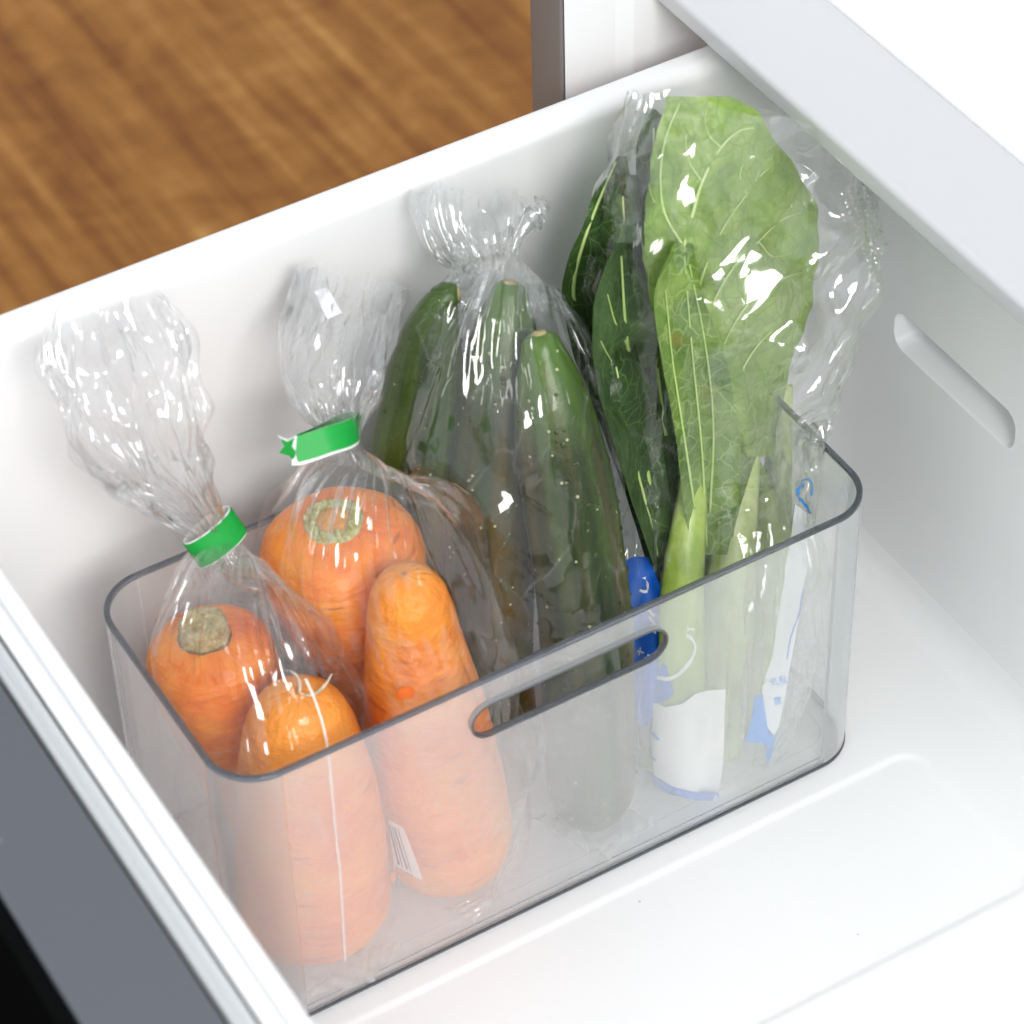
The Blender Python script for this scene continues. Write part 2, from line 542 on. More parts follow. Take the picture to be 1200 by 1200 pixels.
def wall_sheet(name, inset, z0, z1, mat, front_slot=True):
    lp = rr_path(inset, 12)
    lp = lp + [lp[0]]
    V, F = [], []
    rows = [z0, z0 + (z1 - z0) * 0.5, z1]
    # every segment except the straight one on the front (Y = inset)
    segs = []
    for i in range(len(lp) - 1):
        a, b = lp[i], lp[i + 1]
        if math.hypot(a[0] - b[0], a[1] - b[1]) < 1e-6: continue
        if abs(a[1] - inset) < 1e-6 and abs(b[1] - inset) < 1e-6 and abs(a[0] - b[0]) > 0.1: continue
        if math.hypot(a[0] - b[0], a[1] - b[1]) < 0.02: continue        # rounded corners are solid, below
        segs.append((a, b))
    for a, b in segs:
        k0 = len(V)
        for z in rows:
            V += [(a[0], a[1], z), (b[0], b[1], z)]
        for r_ in range(2):
            q = k0 + 2 * r_
            F.append((q, q + 1, q + 3, q + 2))
    o = mesh(name, V, F, mat, bin_)
    bm = bmesh.new(); bm.from_mesh(o.data)
    bmesh.ops.remove_doubles(bm, verts=bm.verts, dist=1e-6)
    bm.to_mesh(o.data); bm.free()
    o.data.polygons.foreach_set('use_smooth', [True] * len(o.data.polygons))
    r = max(BR - inset, 0.004)
    pts = [(inset + r, z0), (BL - inset - r, z0), (BL - inset - r, z1), (inset + r, z1)]
    f = fill_holes('front_wall', pts, [SLOT], lambda p: (p[0], inset, p[1]), mat, bin_)
    return o, f


SLOT = round_rect(0.1045, 0.195, 0.1195, 0.1368, 0.00855, 10)
for nm, ins in (('wall', 0.0), ('wall', TH)):
    wall_sheet(nm, ins, 0.0035, BH - 0.0010, M_ACRYL)
for cx_, cy_, a0 in ((BL - BR, BW - BR, 0), (BR, BW - BR, 90), (BR, BR, 180), (BL - BR, BR, 270)):
    o_ = arc(cx_, cy_, BR - 0.0001, a0 + 0.3, a0 + 89.7, 24); i_ = arc(cx_, cy_, BR - TH + 0.0001, a0 + 89.7, a0 + 0.3, 24)
    lp = o_ + i_
    k = len(lp)
    V = [(p[0], p[1], z) for z in (0.0036, BH - 0.0020) for p in lp]
    F = [(i, (i + 1) % k, k + (i + 1) % k, k + i) for i in range(k) if i not in (24, k - 1)]
    for b_ in (0, k):
        F += [(b_ + i, b_ + i + 1, b_ + k - 2 - i, b_ + k - 1 - i) for i in range(24)]
    cm = mesh('corner', V, F, M_ACCORNER, bin_)
    bm = bmesh.new(); bm.from_mesh(cm.data)
    cc = Vector((cx_, cy_, 0))
    for f in bm.faces:                       # outward normals on both skins of the thick corner
        c_ = f.calc_center_median(); rd_ = Vector((c_.x - cx_, c_.y - cy_, 0)); outer_ = rd_.length > BR - TH / 2
        if abs(f.normal.z) < 0.5 and (f.normal.dot(rd_) > 0) != outer_: f.normal_flip()
        elif abs(f.normal.z) >= 0.5 and (f.normal.z > 0) != (c_.z > 0.05): f.normal_flip()
    for e in bm.edges: e.smooth = len(e.link_faces) == 2 and e.calc_face_angle(0) < 0.7
    bm.to_mesh(cm.data); bm.free()


def sweep_loop(name, loop, sec, mat, parent, up='Z'):
    """sec: list of (inset along inward normal, offset along up axis)."""
    lp = [p for i, p in enumerate(loop) if math.hypot(p[0] - loop[i - 1][0], p[1] - loop[i - 1][1]) > 1e-7]
    n = len(lp); V, F = [], []
    for i in range(n):
        a, b, c = lp[i - 1], lp[i], lp[(i + 1) % n]
        tx, ty = c[0] - a[0], c[1] - a[1]
        L = math.hypot(tx, ty); nx_, ny_ = -ty / L, tx / L
        for s, h in sec:
            x, y = b[0] + nx_ * s, b[1] + ny_ * s
            V.append((x, y, h) if up == 'Z' else (x, h, y))
    m = len(sec)
    for i in range(n):
        j = (i + 1) % n
        for k in range(m):
            l = (k + 1) % m
            F.append((i * m + k, i * m + l, j * m + l, j * m + k))
    return autosmooth(mesh(name, V, F, mat, parent), 50)


rim_sec = [(-0.0001, BH - 0.0019), (-0.0001, BH - 0.0006), (0.0002, BH - 0.00015), (0.0006, BH), (0.0018, BH), (0.0022, BH - 0.00015), (0.0025, BH - 0.0006), (0.0025, BH - 0.0019)]
sweep_loop('rim', rr_path(0.0, 14), rim_sec, M_ACEDGE, bin_)
slot_sec = [(-0.0006, -0.0001), (0.0004, -0.0001), (0.0008, 0.0004), (0.0008, TH - 0.0004), (0.0004, TH + 0.0001), (-0.0006, TH + 0.0001)]
sweep_loop('slot_edge', SLOT, slot_sec, M_ACEDGE, bin_, up='Y')
# base: clear plate, dark foot line and the inner base line
base_lp = rr_path(TH + 0.0004, 12)
mesh('base', [(p[0], p[1], 0.0034) for p in base_lp], [tuple(range(len(base_lp)))], M_ACRYLBASE, bin_, smooth=False)
sweep_loop('base_edge', rr_path(0.0, 14), [(0.0006, 0.0004), (-0.0003, 0.0012), (-0.0003, 0.0022), (0.0006, 0.0028), (0.0018, 0.0024), (0.0018, 0.0008)], M_ACEDGE, bin_)
sweep_loop('base_edge', rr_path(TH + 0.0002, 14), [(0.0, 0.0040), (0.0005, 0.0046), (0.0009, 0.0040), (0.0005, 0.0036)], M_ACEDGE, bin_)
sweep_loop('base_groove', rr_path(TH + 0.008, 14), [(0.0, 0.0038), (0.0003, 0.0041), (0.0006, 0.0038), (0.0003, 0.0036)], M_ACRYLBASE, bin_)

# ================================================================== VEGETABLES
rng = np.random.default_rng(7)


def carrot_mat():
    t = NT('carrot_skin')
    c = t.coord(attr='tp')           # (angle, length) coordinates stored on the mesh
    o = t.coord('Object')
    big = t.noise(o, 38, 4, 0.6)
    ring = t.noise(t.coord(attr='tp', scale=(2.2, 130, 1)), 1.0, 4, 0.65)
    fine = t.noise(t.coord(attr='tp', scale=(9, 420, 1)), 1.0, 3, 0.6)
    col = t.ramp(t.math('ADD', t.math('MULTIPLY', big, 0.65), t.math('MULTIPLY', ring, 0.35)),
                 [(0.32, (0.72, 0.120, 0.003)), (0.46, (0.86, 0.205, 0.004)), (0.58, (0.92, 0.290, 0.010)), (0.72, (0.95, 0.42, 0.045))])
    dark = t.ramp(ring, [(0.60, (0, 0, 0)), (0.70, (1, 1, 1))])
    col = t.mix(t.math('MULTIPLY', dark, 0.5), col, (0.56, 0.10, 0.006))
    sv = t.n('ShaderNodeTexVoronoi', i_Scale=1.0); t.l(t.coord(attr='tp', scale=(2.4, 330, 1)), sv.inputs['Vector'])
    scar = t.math('MULTIPLY', t.math('LESS_THAN', sv.outputs['Distance'], 0.26), t.math('GREATER_THAN', t.n('ShaderNodeSeparateColor', i_0=sv.outputs['Color']).outputs[0], 0.86))
    scar = t.math('MULTIPLY', scar, t.math('LESS_THAN', t.n('ShaderNodeAttribute', attribute_name='pale').outputs['Fac'], 0.3))
    col = t.mix(t.math('MULTIPLY', scar, 0.6), col, (0.40, 0.08, 0.01))
    # pale yellow tone towards the blunt end, given per carrot by attribute
    bl = t.n('ShaderNodeAttribute', attribute_name='pale').outputs['Fac']
    col = t.mix(bl, col, t.mix(big, (0.84, 0.25, 0.018), (0.84, 0.36, 0.065)))
    h = t.math('SUBTRACT', t.math('ADD', t.math('MULTIPLY', ring, 0.8), t.math('MULTIPLY', fine, 0.3)), t.math('MULTIPLY', scar, 0.35))
    t.principled(Base_Color=col, Roughness=0.36, Normal=t.bump(h, 1.0, 0.0028), IOR=1.45,
                 Subsurface_Weight=0.0)
    return t.m


def stem_mat(name, cols):
    t = NT(name)
    n1 = t.noise(t.coord('Object', (1, 1, 1)), 260, 4, 0.7)
    n2 = t.noise(t.coord('Object'), 900, 3, 0.7)
    col = t.ramp(n1, [(0.3, cols[0]), (0.45, cols[1]), (0.58, cols[2]), (0.72, cols[3])])
    t.principled(Base_Color=col, Roughness=0.75, Normal=t.bump(n2, 0.9, 0.002))
    return t.m


def cucumber_mat():
    t = NT('cucumber_skin')
    o = t.coord('Object')
    big = t.noise(o, 30, 4, 0.6)
    st = t.noise(t.coord(attr='tp', scale=(4.2, 5.0, 1)), 1.0, 3, 0.5)
    fn = t.noise(o, 380, 4, 0.65)
    f = t.math('ADD', t.math('MULTIPLY', st, 0.6), t.math('ADD', t.math('MULTIPLY', big, 0.25), t.math('MULTIPLY', fn, 0.2)))
    col = t.ramp(f, [(0.38, (0.006, 0.013, 0.002)), (0.48, (0.014, 0.030, 0.003)), (0.57, (0.029, 0.055, 0.006)), (0.66, (0.055, 0.088, 0.011)), (0.8, (0.13, 0.18, 0.03))])
    br = t.noise(t.coord(attr='tp', scale=(1.3, 3.2, 1)), 1.6, 3, 0.55)
    bm_ = t.ramp(br, [(0.47, (0, 0, 0)), (0.60, (0.85, 0.85, 0.85))])
    col = t.mix(bm_, col, t.mix(fn, (0.050, 0.032, 0.004), (0.095, 0.068, 0.008)))
    pl = t.n('ShaderNodeAttribute', attribute_name='pale').outputs['Fac']
    col = t.mix(pl, col, t.mix(st, (0.04, 0.11, 0.010), (0.14, 0.25, 0.04)))
    # pale spine spots
    v = t.n('ShaderNodeTexVoronoi', i_Scale=185.0); t.l(o, v.inputs['Vector'])
    sp = t.ramp(v.outputs['Distance'], [(0.0, (1, 1, 1)), (0.10, (0.9, 0.9, 0.9)), (0.14, (0, 0, 0))])
    pick = t.math('GREATER_THAN', t.n('ShaderNodeSeparateColor', i_0=v.outputs['Color']).outputs[0], 0.5)
    sp2 = t.math('MULTIPLY', sp, pick)
    col = t.mix(t.math('MULTIPLY', sp2, 0.8), col, (0.62, 0.62, 0.36))
    h = t.math('ADD', t.math('MULTIPLY', fn, 0.35), t.math('ADD', t.math('MULTIPLY', st, 0.3), sp2))
    t.principled(Base_Color=col, Roughness=0.33, Normal=t.bump(h, 0.5, 0.0012), IOR=1.45)
    return t.m


M_CARROT = carrot_mat()
M_CARROTPLAIN = stem_mat('carrot_core', [(0.70, 0.22, 0.02), (0.82, 0.34, 0.05), (0.86, 0.42, 0.10), (0.88, 0.5, 0.16)])
M_STEM_TAN = stem_mat('carrot_stem_tan', [(0.30, 0.20, 0.06), (0.52, 0.40, 0.16), (0.66, 0.55, 0.28), (0.76, 0.68, 0.42)])
M_STEM_GREEN = stem_mat('carrot_stem_green', [(0.50, 0.34, 0.06), (0.52, 0.52, 0.14), (0.74, 0.72, 0.42), (0.42, 0.56, 0.06)])
M_STEMRING = stem_mat('carrot_stem_ring', [(0.10, 0.05, 0.02), (0.22, 0.12, 0.04), (0.35, 0.2, 0.08), (0.45, 0.3, 0.12)])
M_ROOTLET = stem_mat('carrot_rootlet', [(0.55, 0.42, 0.25), (0.75, 0.62, 0.42), (0.85, 0.76, 0.6), (0.9, 0.85, 0.75)])
M_CUKE = cucumber_mat()
COLL = {}


def set_attr(o, name, vals, kind='FLOAT'):
    a = o.data.attributes.new(name, kind, 'POINT')
    if kind == 'FLOAT': a.data.foreach_set('value', np.asarray(vals, np.float32).ravel())
    else: a.data.foreach_set('vector', np.asarray(vals, np.float32).ravel())


def root(name, parent, pts, rad, mat, seed, nu=72, n=130, wob=0.045, ridges=0.035, pale=None, collider=None):
    """Root body: organic swept tube with rounded ends; keeps (angle, length) coordinates for the skin."""
    rs = np.random.default_rng(seed)
    P = np.c_[np.asarray(pts, float), np.asarray(rad, float)]
    S = spline(P, n)
    # round both ends
    C, R = S[:, :3], np.maximum(S[:, 3], 1e-4)
    T, E1, E2 = frames(C, (1, 0.15, 0.05))
    ph = np.arange(nu) * 2 * PI / nu
    L = np.r_[0, np.cumsum(np.linalg.norm(np.diff(C, axis=0), axis=1))]
    off = rs.uniform(0, 50, 3)
    V = np.zeros((n, nu, 3)); tp = np.zeros((n, nu, 3))
    for k in range(n):
        for i in range(nu):
            cx, sy = math.cos(ph[i]), math.sin(ph[i])
            q = Vector((cx * 1.1 + off[0], sy * 1.1 + off[1], L[k] * 18 + off[2]))
            d = 1 + wob * noise.noise(q) + wob * 0.5 * noise.noise(q * 2.3)
            q2 = Vector((cx * 0.9 + off[1], sy * 0.9 + off[0], L[k] * 210))
            nn = noise.noise(q2)
            d += ridges * (-abs(nn) + 0.25)
            V[k, i] = C[k] + R[k] * d * (cx * E1[k] + sy * E2[k])
            tp[k, i] = (abs((ph[i] / PI) - 1) * 2 + 0.13 * seed, L[k] + 0.31 * seed, 0)
    F = []
    for k in range(n - 1):
        for i in range(nu):
            j = (i + 1) % nu
            F.append((k * nu + i, k * nu + j, (k + 1) * nu + j, (k + 1) * nu + i))
    Vf = V.reshape(-1, 3)
    b = len(Vf)
    Vf = np.r_[Vf, [C[0], C[-1]]]
    for i in range(nu):
        j = (i + 1) % nu
        F.append((j, i, b)); F.append(((n - 1) * nu + i, (n - 1) * nu + j, b + 1))
    o = mesh(name, Vf, F, mat, parent)
    set_attr(o, 'tp', np.r_[tp.reshape(-1, 3), [[0, 0, 0], [0, L[-1], 0]]], 'FLOAT_VECTOR')
    pv = np.zeros(len(Vf))
    if pale:
        f = np.interp(np.linspace(0, 1, n), [p[0] for p in pale], [p[1] for p in pale])
        pv[:b] = np.repeat(f, nu); pv[b] = f[0]; pv[b + 1] = f[-1]
    set_attr(o, 'pale', pv)
    if collider:
        idx = np.linspace(0, n - 1, 15).astype(int)
        COLL.setdefault(collider, []).append((C[idx], R[idx]))
    return o, C, R, T, E1, E2


def profile_axis(a, b, prof, bend=(0, 0, 0)):
    """points along a->b with radii from prof [(t, r)], plus a sideways bend."""
    a, b, bend = map(np.asarray, (a, b, bend))
    pts, rad = [], []
    for t, r in prof:
        pts.append(a + (b - a) * t + bend * math.sin(PI * t)); rad.append(r)
    return pts, rad


def carrot_stem(parent, base, axis, r, h, mat, seed, sub=True):
    """short cut leaf stub with a dark ring, set into the shoulder"""
    rs = np.random.default_rng(seed)
    axis = np.asarray(axis) / np.linalg.norm(axis); base = np.asarray(base)
    nu, prof = 40, [(1.12, -0.004), (1.10, -0.001), (1.0, 0.0012), (0.97, 0.35 * h), (0.98, 0.75 * h), (0.9, h), (0.72, h * 1.05), (0.5, h * 0.92), (0.25, h * 0.85), (0.05, h * 0.95)]
    e1 = np.cross(axis, (0, 1, 0)); e1 /= np.linalg.norm(e1); e2 = np.cross(axis, e1)
    V, F = [], []
    for k, (q, z) in enumerate(prof):
        for i in range(nu):
            a = 2 * PI * i / nu
            jit = 1 + 0.10 * noise.noise(Vector((math.cos(a) * 2.5 + seed, math.sin(a) * 2.5, z * 300)))
            zz = z + (0.16 * h * noise.noise(Vector((math.cos(a) * 3 * q + seed, math.sin(a) * 3 * q, 5))) if k > 3 else 0)
            V.append(base + axis * zz + r * q * jit * (math.cos(a) * e1 + math.sin(a) * e2))
    for k in range(len(prof) - 1):
        for i in range(nu):
            j = (i + 1) % nu
            F.append((k * nu + i, k * nu + j, (k + 1) * nu + j, (k + 1) * nu + i))
    F.append(tuple((len(prof) - 1) * nu + i for i in range(nu)))
    st = mesh('stem', V, F, mat, parent)
    # dark crack round the stub
    ring = []
    for i in range(28):
        a = 2 * PI * i / 28
        jit = 1.05 + 0.025 * rs.normal()
        ring.append(base + axis * 0.0007 + r * jit * (math.cos(a) * e1 + math.sin(a) * e2))
    V, F = [], []
    for i, p in enumerate(ring):
        c = base + axis * 0.0012
        d = (p - c) / np.linalg.norm(p - c)
        ww = 0.0004 + 0.0003 * abs(rs.normal())
        V += [p - d * ww, p + axis * 0.0006, p + d * ww]
    for i in range(28):
        j = (i + 1) % 28
        F += [(i * 3, j * 3, j * 3 + 1, i * 3 + 1), (i * 3 + 1, j * 3 + 1, j * 3 + 2, i * 3 + 2)]
    mesh('stem_scar', V, F, M_STEMRING, st)
    return st


def rootlets(parent, spec):
    for pts, r in spec:
        tube('rootlet', pts, np.linspace(r, r * 0.35, len(pts)), M_ROOTLET, parent, nu=6, n=12)


# --- carrot 1: back left, stem up
c1 = empty('carrot', (0.036, 0.088, 0.004))
tag(c1, 'smaller carrot with tan stem end up, at the back left of the bin', 'carrot', 'carrots in the bin')
p, r = profile_axis((0.046, 0.082, 0.006), (0.0345, 0.091, 0.1395),
                    [(0, 0.006), (0.02, 0.0085), (0.1, 0.0125), (0.3, 0.0175), (0.55, 0.0222), (0.78, 0.0262), (0.88, 0.0265), (0.94, 0.0245), (0.975, 0.0195), (0.99, 0.0145), (1.0, 0.0085)])
o, C, R, T, *_ = root('body', c1, p, r, M_CARROT, 1, collider='carrot_left')
carrot_stem(c1, C[-1] - T[-1] * 0.001, T[-1] + np.array([0.05, 0, 0]), 0.0100, 0.0085, M_STEM_TAN, 3)

# --- carrot 2: front left, tip up, with rootlets
c2 = empty('carrot', (0.047, 0.036, 0.004))
tag(c2, 'carrot with blunt tip up and white rootlets, in the front left corner of the bin', 'carrot', 'carrots in the bin')
p, r = profile_axis((0.0455, 0.0385, 0.0055), (0.0475, 0.0345, 0.1505),
                    [(0, 0.010), (0.012, 0.018), (0.045, 0.026), (0.11, 0.0315), (0.25, 0.0325), (0.45, 0.0305), (0.65, 0.0272), (0.8, 0.0238), (0.9, 0.0195), (0.955, 0.0145), (0.985, 0.0088), (0.997, 0.0035), (1.0, 0.0008)])
o, C, R, T, *_ = root('body', c2, p, r, M_CARROT, 2, pale=[(0, 0), (0.72, 0), (0.86, 0.55), (1, 0.85)], collider='carrot_left')
tip = C[-1] - T[-1] * 0.0008
rootlets(c2, [([tip, tip + (0.0005, -0.001, 0.004), tip + (0.0008, 0.001, 0.008), tip + (-0.0015, 0.002, 0.0115)], 0.0009),
              ([tip + (0.001, -0.002, -0.0006), tip + (0.006, -0.004, 0.0005), tip + (0.010, -0.004, 0.003), tip + (0.0135, -0.003, 0.006)], 0.0010),
              ([tip + (-0.001, -0.002, -0.0006), tip + (-0.005, -0.005, -0.0035), tip + (-0.008, -0.0068, -0.0065)], 0.0007)])

# --- carrot 3: back centre, thick shoulder with green stem
c3 = empty('carrot', (0.1, 0.085, 0.004))
tag(c3, 'thickest carrot with a green stem end up, behind the others in the right carrot bag', 'carrot', 'carrots in the bin')
p, r = profile_axis((0.112, 0.082, 0.006), (0.0945, 0.0895, 0.1725),
                    [(0, 0.004), (0.03, 0.008), (0.15, 0.0125), (0.35, 0.0175), (0.55, 0.0235), (0.72, 0.0300), (0.83, 0.0332), (0.90, 0.0325), (0.95, 0.029), (0.98, 0.0225), (0.993, 0.016), (1.0, 0.010)])
o, C, R, T, *_ = root('body', c3, p, r, M_CARROT, 5, collider='carrot_right')
st_ = carrot_stem(c3, C[-1] - T[-1] * 0.0030, T[-1] + np.array([-0.02, -0.08, 0]), 0.0122, 0.0045, M_STEM_GREEN, 11)
ax_ = T[-1] + np.array([-0.02, -0.08, 0]); ax_ /= np.linalg.norm(ax_)
ea_ = np.cross(ax_, (0, 1, 0)); ea_ /= np.linalg.norm(ea_); eb_ = np.cross(ax_, ea_)
rs = np.random.default_rng(4)
for i in range(15):
    an = 2 * PI * i / 15 + rs.normal(0, 0.1); rr = 0.0098 + rs.normal(0, 0.0010); hh = rs.uniform(0.0025, 0.0075)
    b0 = C[-1] + rr * (math.cos(an) * ea_ + math.sin(an) * eb_) - ax_ * 0.001
    out = (math.cos(an) * ea_ + math.sin(an) * eb_) * rs.uniform(-0.3, 0.35)
    tube('leaf_stub', [b0, b0 + (ax_ + out * 0.5) * hh * 0.55, b0 + (ax_ + out) * hh], [0.0021, 0.0018, 0.0011], M_STEM_GREEN, st_, nu=8, n=8, flat=0.6, hint=eb_)
tube('stem_core', [C[-1] - ax_ * 0.001, C[-1] + ax_ * 0.0022, C[-1] + ax_ * 0.0034], [0.0066, 0.0060, 0.0030], M_CARROTPLAIN, st_, nu=20, n=8)

# --- carrot 4: front centre, tip up
c4 = empty('carrot', (0.107, 0.036, 0.004))
tag(c4, 'long carrot with rounded tip up, standing in front beside the cucumbers', 'carrot', 'carrots in the bin')
p, r = profile_axis((0.1095, 0.0345, 0.0055), (0.0985, 0.0385, 0.1845),
                    [(0, 0.010), (0.012, 0.016), (0.04, 0.0225), (0.09, 0.0268), (0.22, 0.0285), (0.45, 0.0262), (0.65, 0.0228), (0.8, 0.0192), (0.9, 0.0165), (0.955, 0.0132), (0.985, 0.0085), (0.997, 0.0034), (1.0, 0.0008)])
o, C, R, T, *_ = root('body', c4, p, r, M_CARROT, 9, pale=[(0, 0), (0.72, 0), (0.9, 0.35), (1, 0.6)], collider='carrot_right')
tip = C[-1]
rootlets(c4, [([tip + (0, -0.003, -0.001), tip + (0.001, -0.008, -0.004), tip + (0.002, -0.010, -0.009)], 0.0006)])

# --- cucumbers
CUKES = [
    ('cucumber with pale green tip, frontmost of the three in the bin', (0.174, 0.0262, 0.0055), (0.1895, 0.0865, 0.2295), (0.002, -0.010, 0), 0.0196, 21),
    ('cucumber in the middle of the three, its tip highest under the knotted bag', (0.146, 0.058, 0.0055), (0.1945, 0.117, 0.2320), (-0.009, -0.002, 0), 0.0194, 22),
    ('dark cucumber at the left behind the carrots, with curved stem end', (0.138, 0.094, 0.0055), (0.1655, 0.123, 0.2360), (-0.013, 0.002, 0), 0.0184, 23),
]
for lab, a, b, bend, R0, sd in CUKES:
    e = empty('cucumber', (a[0], a[1], 0.004))
    tag(e, lab, 'cucumber', 'cucumbers in the bin')
    p, r = profile_axis(a, b, [(0, 0.3 * R0), (0.012, 0.62 * R0), (0.04, 0.86 * R0), (0.1, 0.97 * R0), (0.3, 1.0 * R0), (0.55, 1.0 * R0), (0.75, 0.95 * R0), (0.87, 0.80 * R0), (0.94, 0.58 * R0), (0.975, 0.42 * R0), (0.993, 0.33 * R0), (1.0, 0.2 * R0)], bend)
    if sd == 23:
        p[-1] = p[-1] + np.array([0.006, -0.004, -0.001]); p[-2] = p[-2] + np.array([0.003, -0.002, 0]); p[-3] = p[-3] + np.array([0.001, -0.001, 0])
    pale = [(0, 0.2), (0.08, 0), (0.8, 0), (0.9, 0.4 if sd < 23 else 0.0), (1, 0.9 if sd < 23 else 0.3)]
    o, C, R, T, E1, E2 = root('body', e, p, r, M_CUKE, sd, wob=0.05, ridges=0.0, pale=pale, collider='cucumber')
    tube('stem', [C[-1] - T[-1] * 0.002, C[-1] - T[-1] * 0.0005, C[-1] + T[-1] * 0.0008], [0.0036, 0.0033, 0.0026], M_STEM_TAN, e, nu=10, n=6)
    # warts: low bumps spread over the skin, joined as one part
    rs = np.random.default_rng(sd)
    V, F = [], []
    ico = [(0, 0, 1), (1, 0, 0.0), (0.31, 0.95, 0), (-0.81, 0.59, 0), (-0.81, -0.59, 0), (0.31, -0.95, 0)]
    for _ in range(330):
        k = rs.integers(8, 118); an = rs.uniform(0, 2 * PI)
        nrm = math.cos(an) * E1[k] + math.sin(an) * E2[k]
        tg = T[k]; bt = np.cross(nrm, tg)
        s = rs.uniform(0.0007, 0.0016); base = C[k] + nrm * (R[k] * 0.995)
        q = len(V)
        for x, y, z in ico: V.append(base + s * (x * tg + y * bt + z * 0.65 * nrm))
        for i in range(5): F.append((q, q + 1 + i, q + 1 + (i + 1) % 5))
    tag(mesh('warts', V, F, M_CUKE, e), kind='stuff')

# ------------------------------------------------------------------ leafy greens
def leaf_mat(name, dark, mid, light, cell, veincol, vein_w=0.06, trans=0.35, brown=0.0):
    t = NT(name)
    o = t.coord('Object')
    wv = t.n('ShaderNodeTexNoise', i_Scale=90.0, i_Detail=2.0); t.l(o, wv.inputs['Vector'])
    off = t.n('ShaderNodeVectorMath', operation='MULTIPLY_ADD'); t.l(wv.outputs['Color'], off.inputs[0])
    off.inputs[1].default_value = (0.008, 0.008, 0.008); t.l(o, off.inputs[2])
    v = t.n('ShaderNodeTexVoronoi', feature='DISTANCE_TO_EDGE', i_Scale=cell); t.l(off.outputs[0], v.inputs['Vector'])
    v2 = t.n('ShaderNodeTexVoronoi', feature='DISTANCE_TO_EDGE', i_Scale=cell * 3.1); t.l(off.outputs[0], v2.inputs['Vector'])
    big = t.noise(o, 45, 4, 0.6)
    col = t.ramp(big, [(0.33, dark), (0.5, mid), (0.68, light)])
    e1 = t.ramp(v.outputs['Distance'], [(0.0, (1, 1, 1)), (vein_w, (0, 0, 0))])
    e2 = t.ramp(v2.outputs['Distance'], [(0.0, (1, 1, 1)), (vein_w * 1.3, (0, 0, 0))])
    col = t.mix(t.math('MULTIPLY', e1, 0.75), col, veincol)
    col = t.mix(t.math('MULTIPLY', e2, 0.22), col, veincol)
    if brown:
        bz = t.ramp(t.noise(o, 26, 4, 0.6), [(0.60, (0, 0, 0)), (0.70, (brown,) * 3)])
        col = t.mix(bz, col, (0.36, 0.20, 0.03))
    h = t.math('ADD', t.math('MULTIPLY', v.outputs['Distance'], 1.4), t.math('MULTIPLY', v2.outputs['Distance'], 0.4))
    bp = t.bump(h, 0.45, 0.002)
    p = t.n('ShaderNodeBsdfPrincipled', i_Roughness=0.42); t.l(col, p.inputs['Base Color']); t.l(bp, p.inputs['Normal'])
    tl = t.n('ShaderNodeBsdfTranslucent'); t.l(t.mix(0.6, col, light), tl.inputs[0]); t.l(bp, tl.inputs['Normal'])
    m = t.n('ShaderNodeMixShader', i_0=trans); t.l(p.outputs[0], m.inputs[1]); t.l(tl.outputs[0], m.inputs[2])
    t.l(m.outputs[0], t.out.inputs[0])
    return t.m


def stalk_mat(name, a, b, c):
    t = NT(name)
    n1 = t.noise(t.coord('Object', (170, 170, 9)), 1.0, 4, 0.6)
    n2 = t.noise(t.coord('Object'), 30, 3)
    col = t.ramp(t.math('ADD', t.math('MULTIPLY', n1, 0.6), t.math('MULTIPLY', n2, 0.4)), [(0.35, a), (0.5, b), (0.65, c)])
    t.principled(Base_Color=col, Roughness=0.35, Normal=t.bump(n1, 0.4, 0.0015))
    return t.m


M_LEAFP = leaf_mat('leaf_pale_underside', (0.22, 0.37, 0.055), (0.31, 0.47, 0.09), (0.41, 0.56, 0.15), 105, (0.17, 0.33, 0.04), 0.05, 0.3)
M_LEAFM = leaf_mat('leaf_mid_green', (0.09, 0.19, 0.028), (0.165, 0.29, 0.05), (0.28, 0.41, 0.10), 110, (0.42, 0.55, 0.2), 0.05, 0.3, 0.6)
M_LEAFD = leaf_mat('leaf_dark_green', (0.014, 0.040, 0.008), (0.030, 0.075, 0.014), (0.06, 0.12, 0.028), 120, (0.16, 0.26, 0.08), 0.04, 0.2)
M_LEAFD2 = leaf_mat('leaf_dark_underside', (0.030, 0.070, 0.022), (0.055, 0.110, 0.035), (0.095, 0.165, 0.060), 105, (0.14, 0.23, 0.08), 0.05, 0.2, 0.5)
M_VEIN = stalk_mat('leaf_vein', (0.36, 0.52, 0.13), (0.46, 0.61, 0.20), (0.58, 0.70, 0.30))
M_STALK = stalk_mat('stalk_green', (0.22, 0.35, 0.04), (0.33, 0.46, 0.075), (0.45, 0.55, 0.14))
M_STALKP = stalk_mat('stalk_pale', (0.36, 0.47, 0.12), (0.48, 0.57, 0.20), (0.60, 0.66, 0.32))

greens = empty('leafy_greens', (0.235, 0.05, 0.004))
tag(greens, 'bunch of leafy greens, one broad pale leaf in front of darker leaves', 'greens')


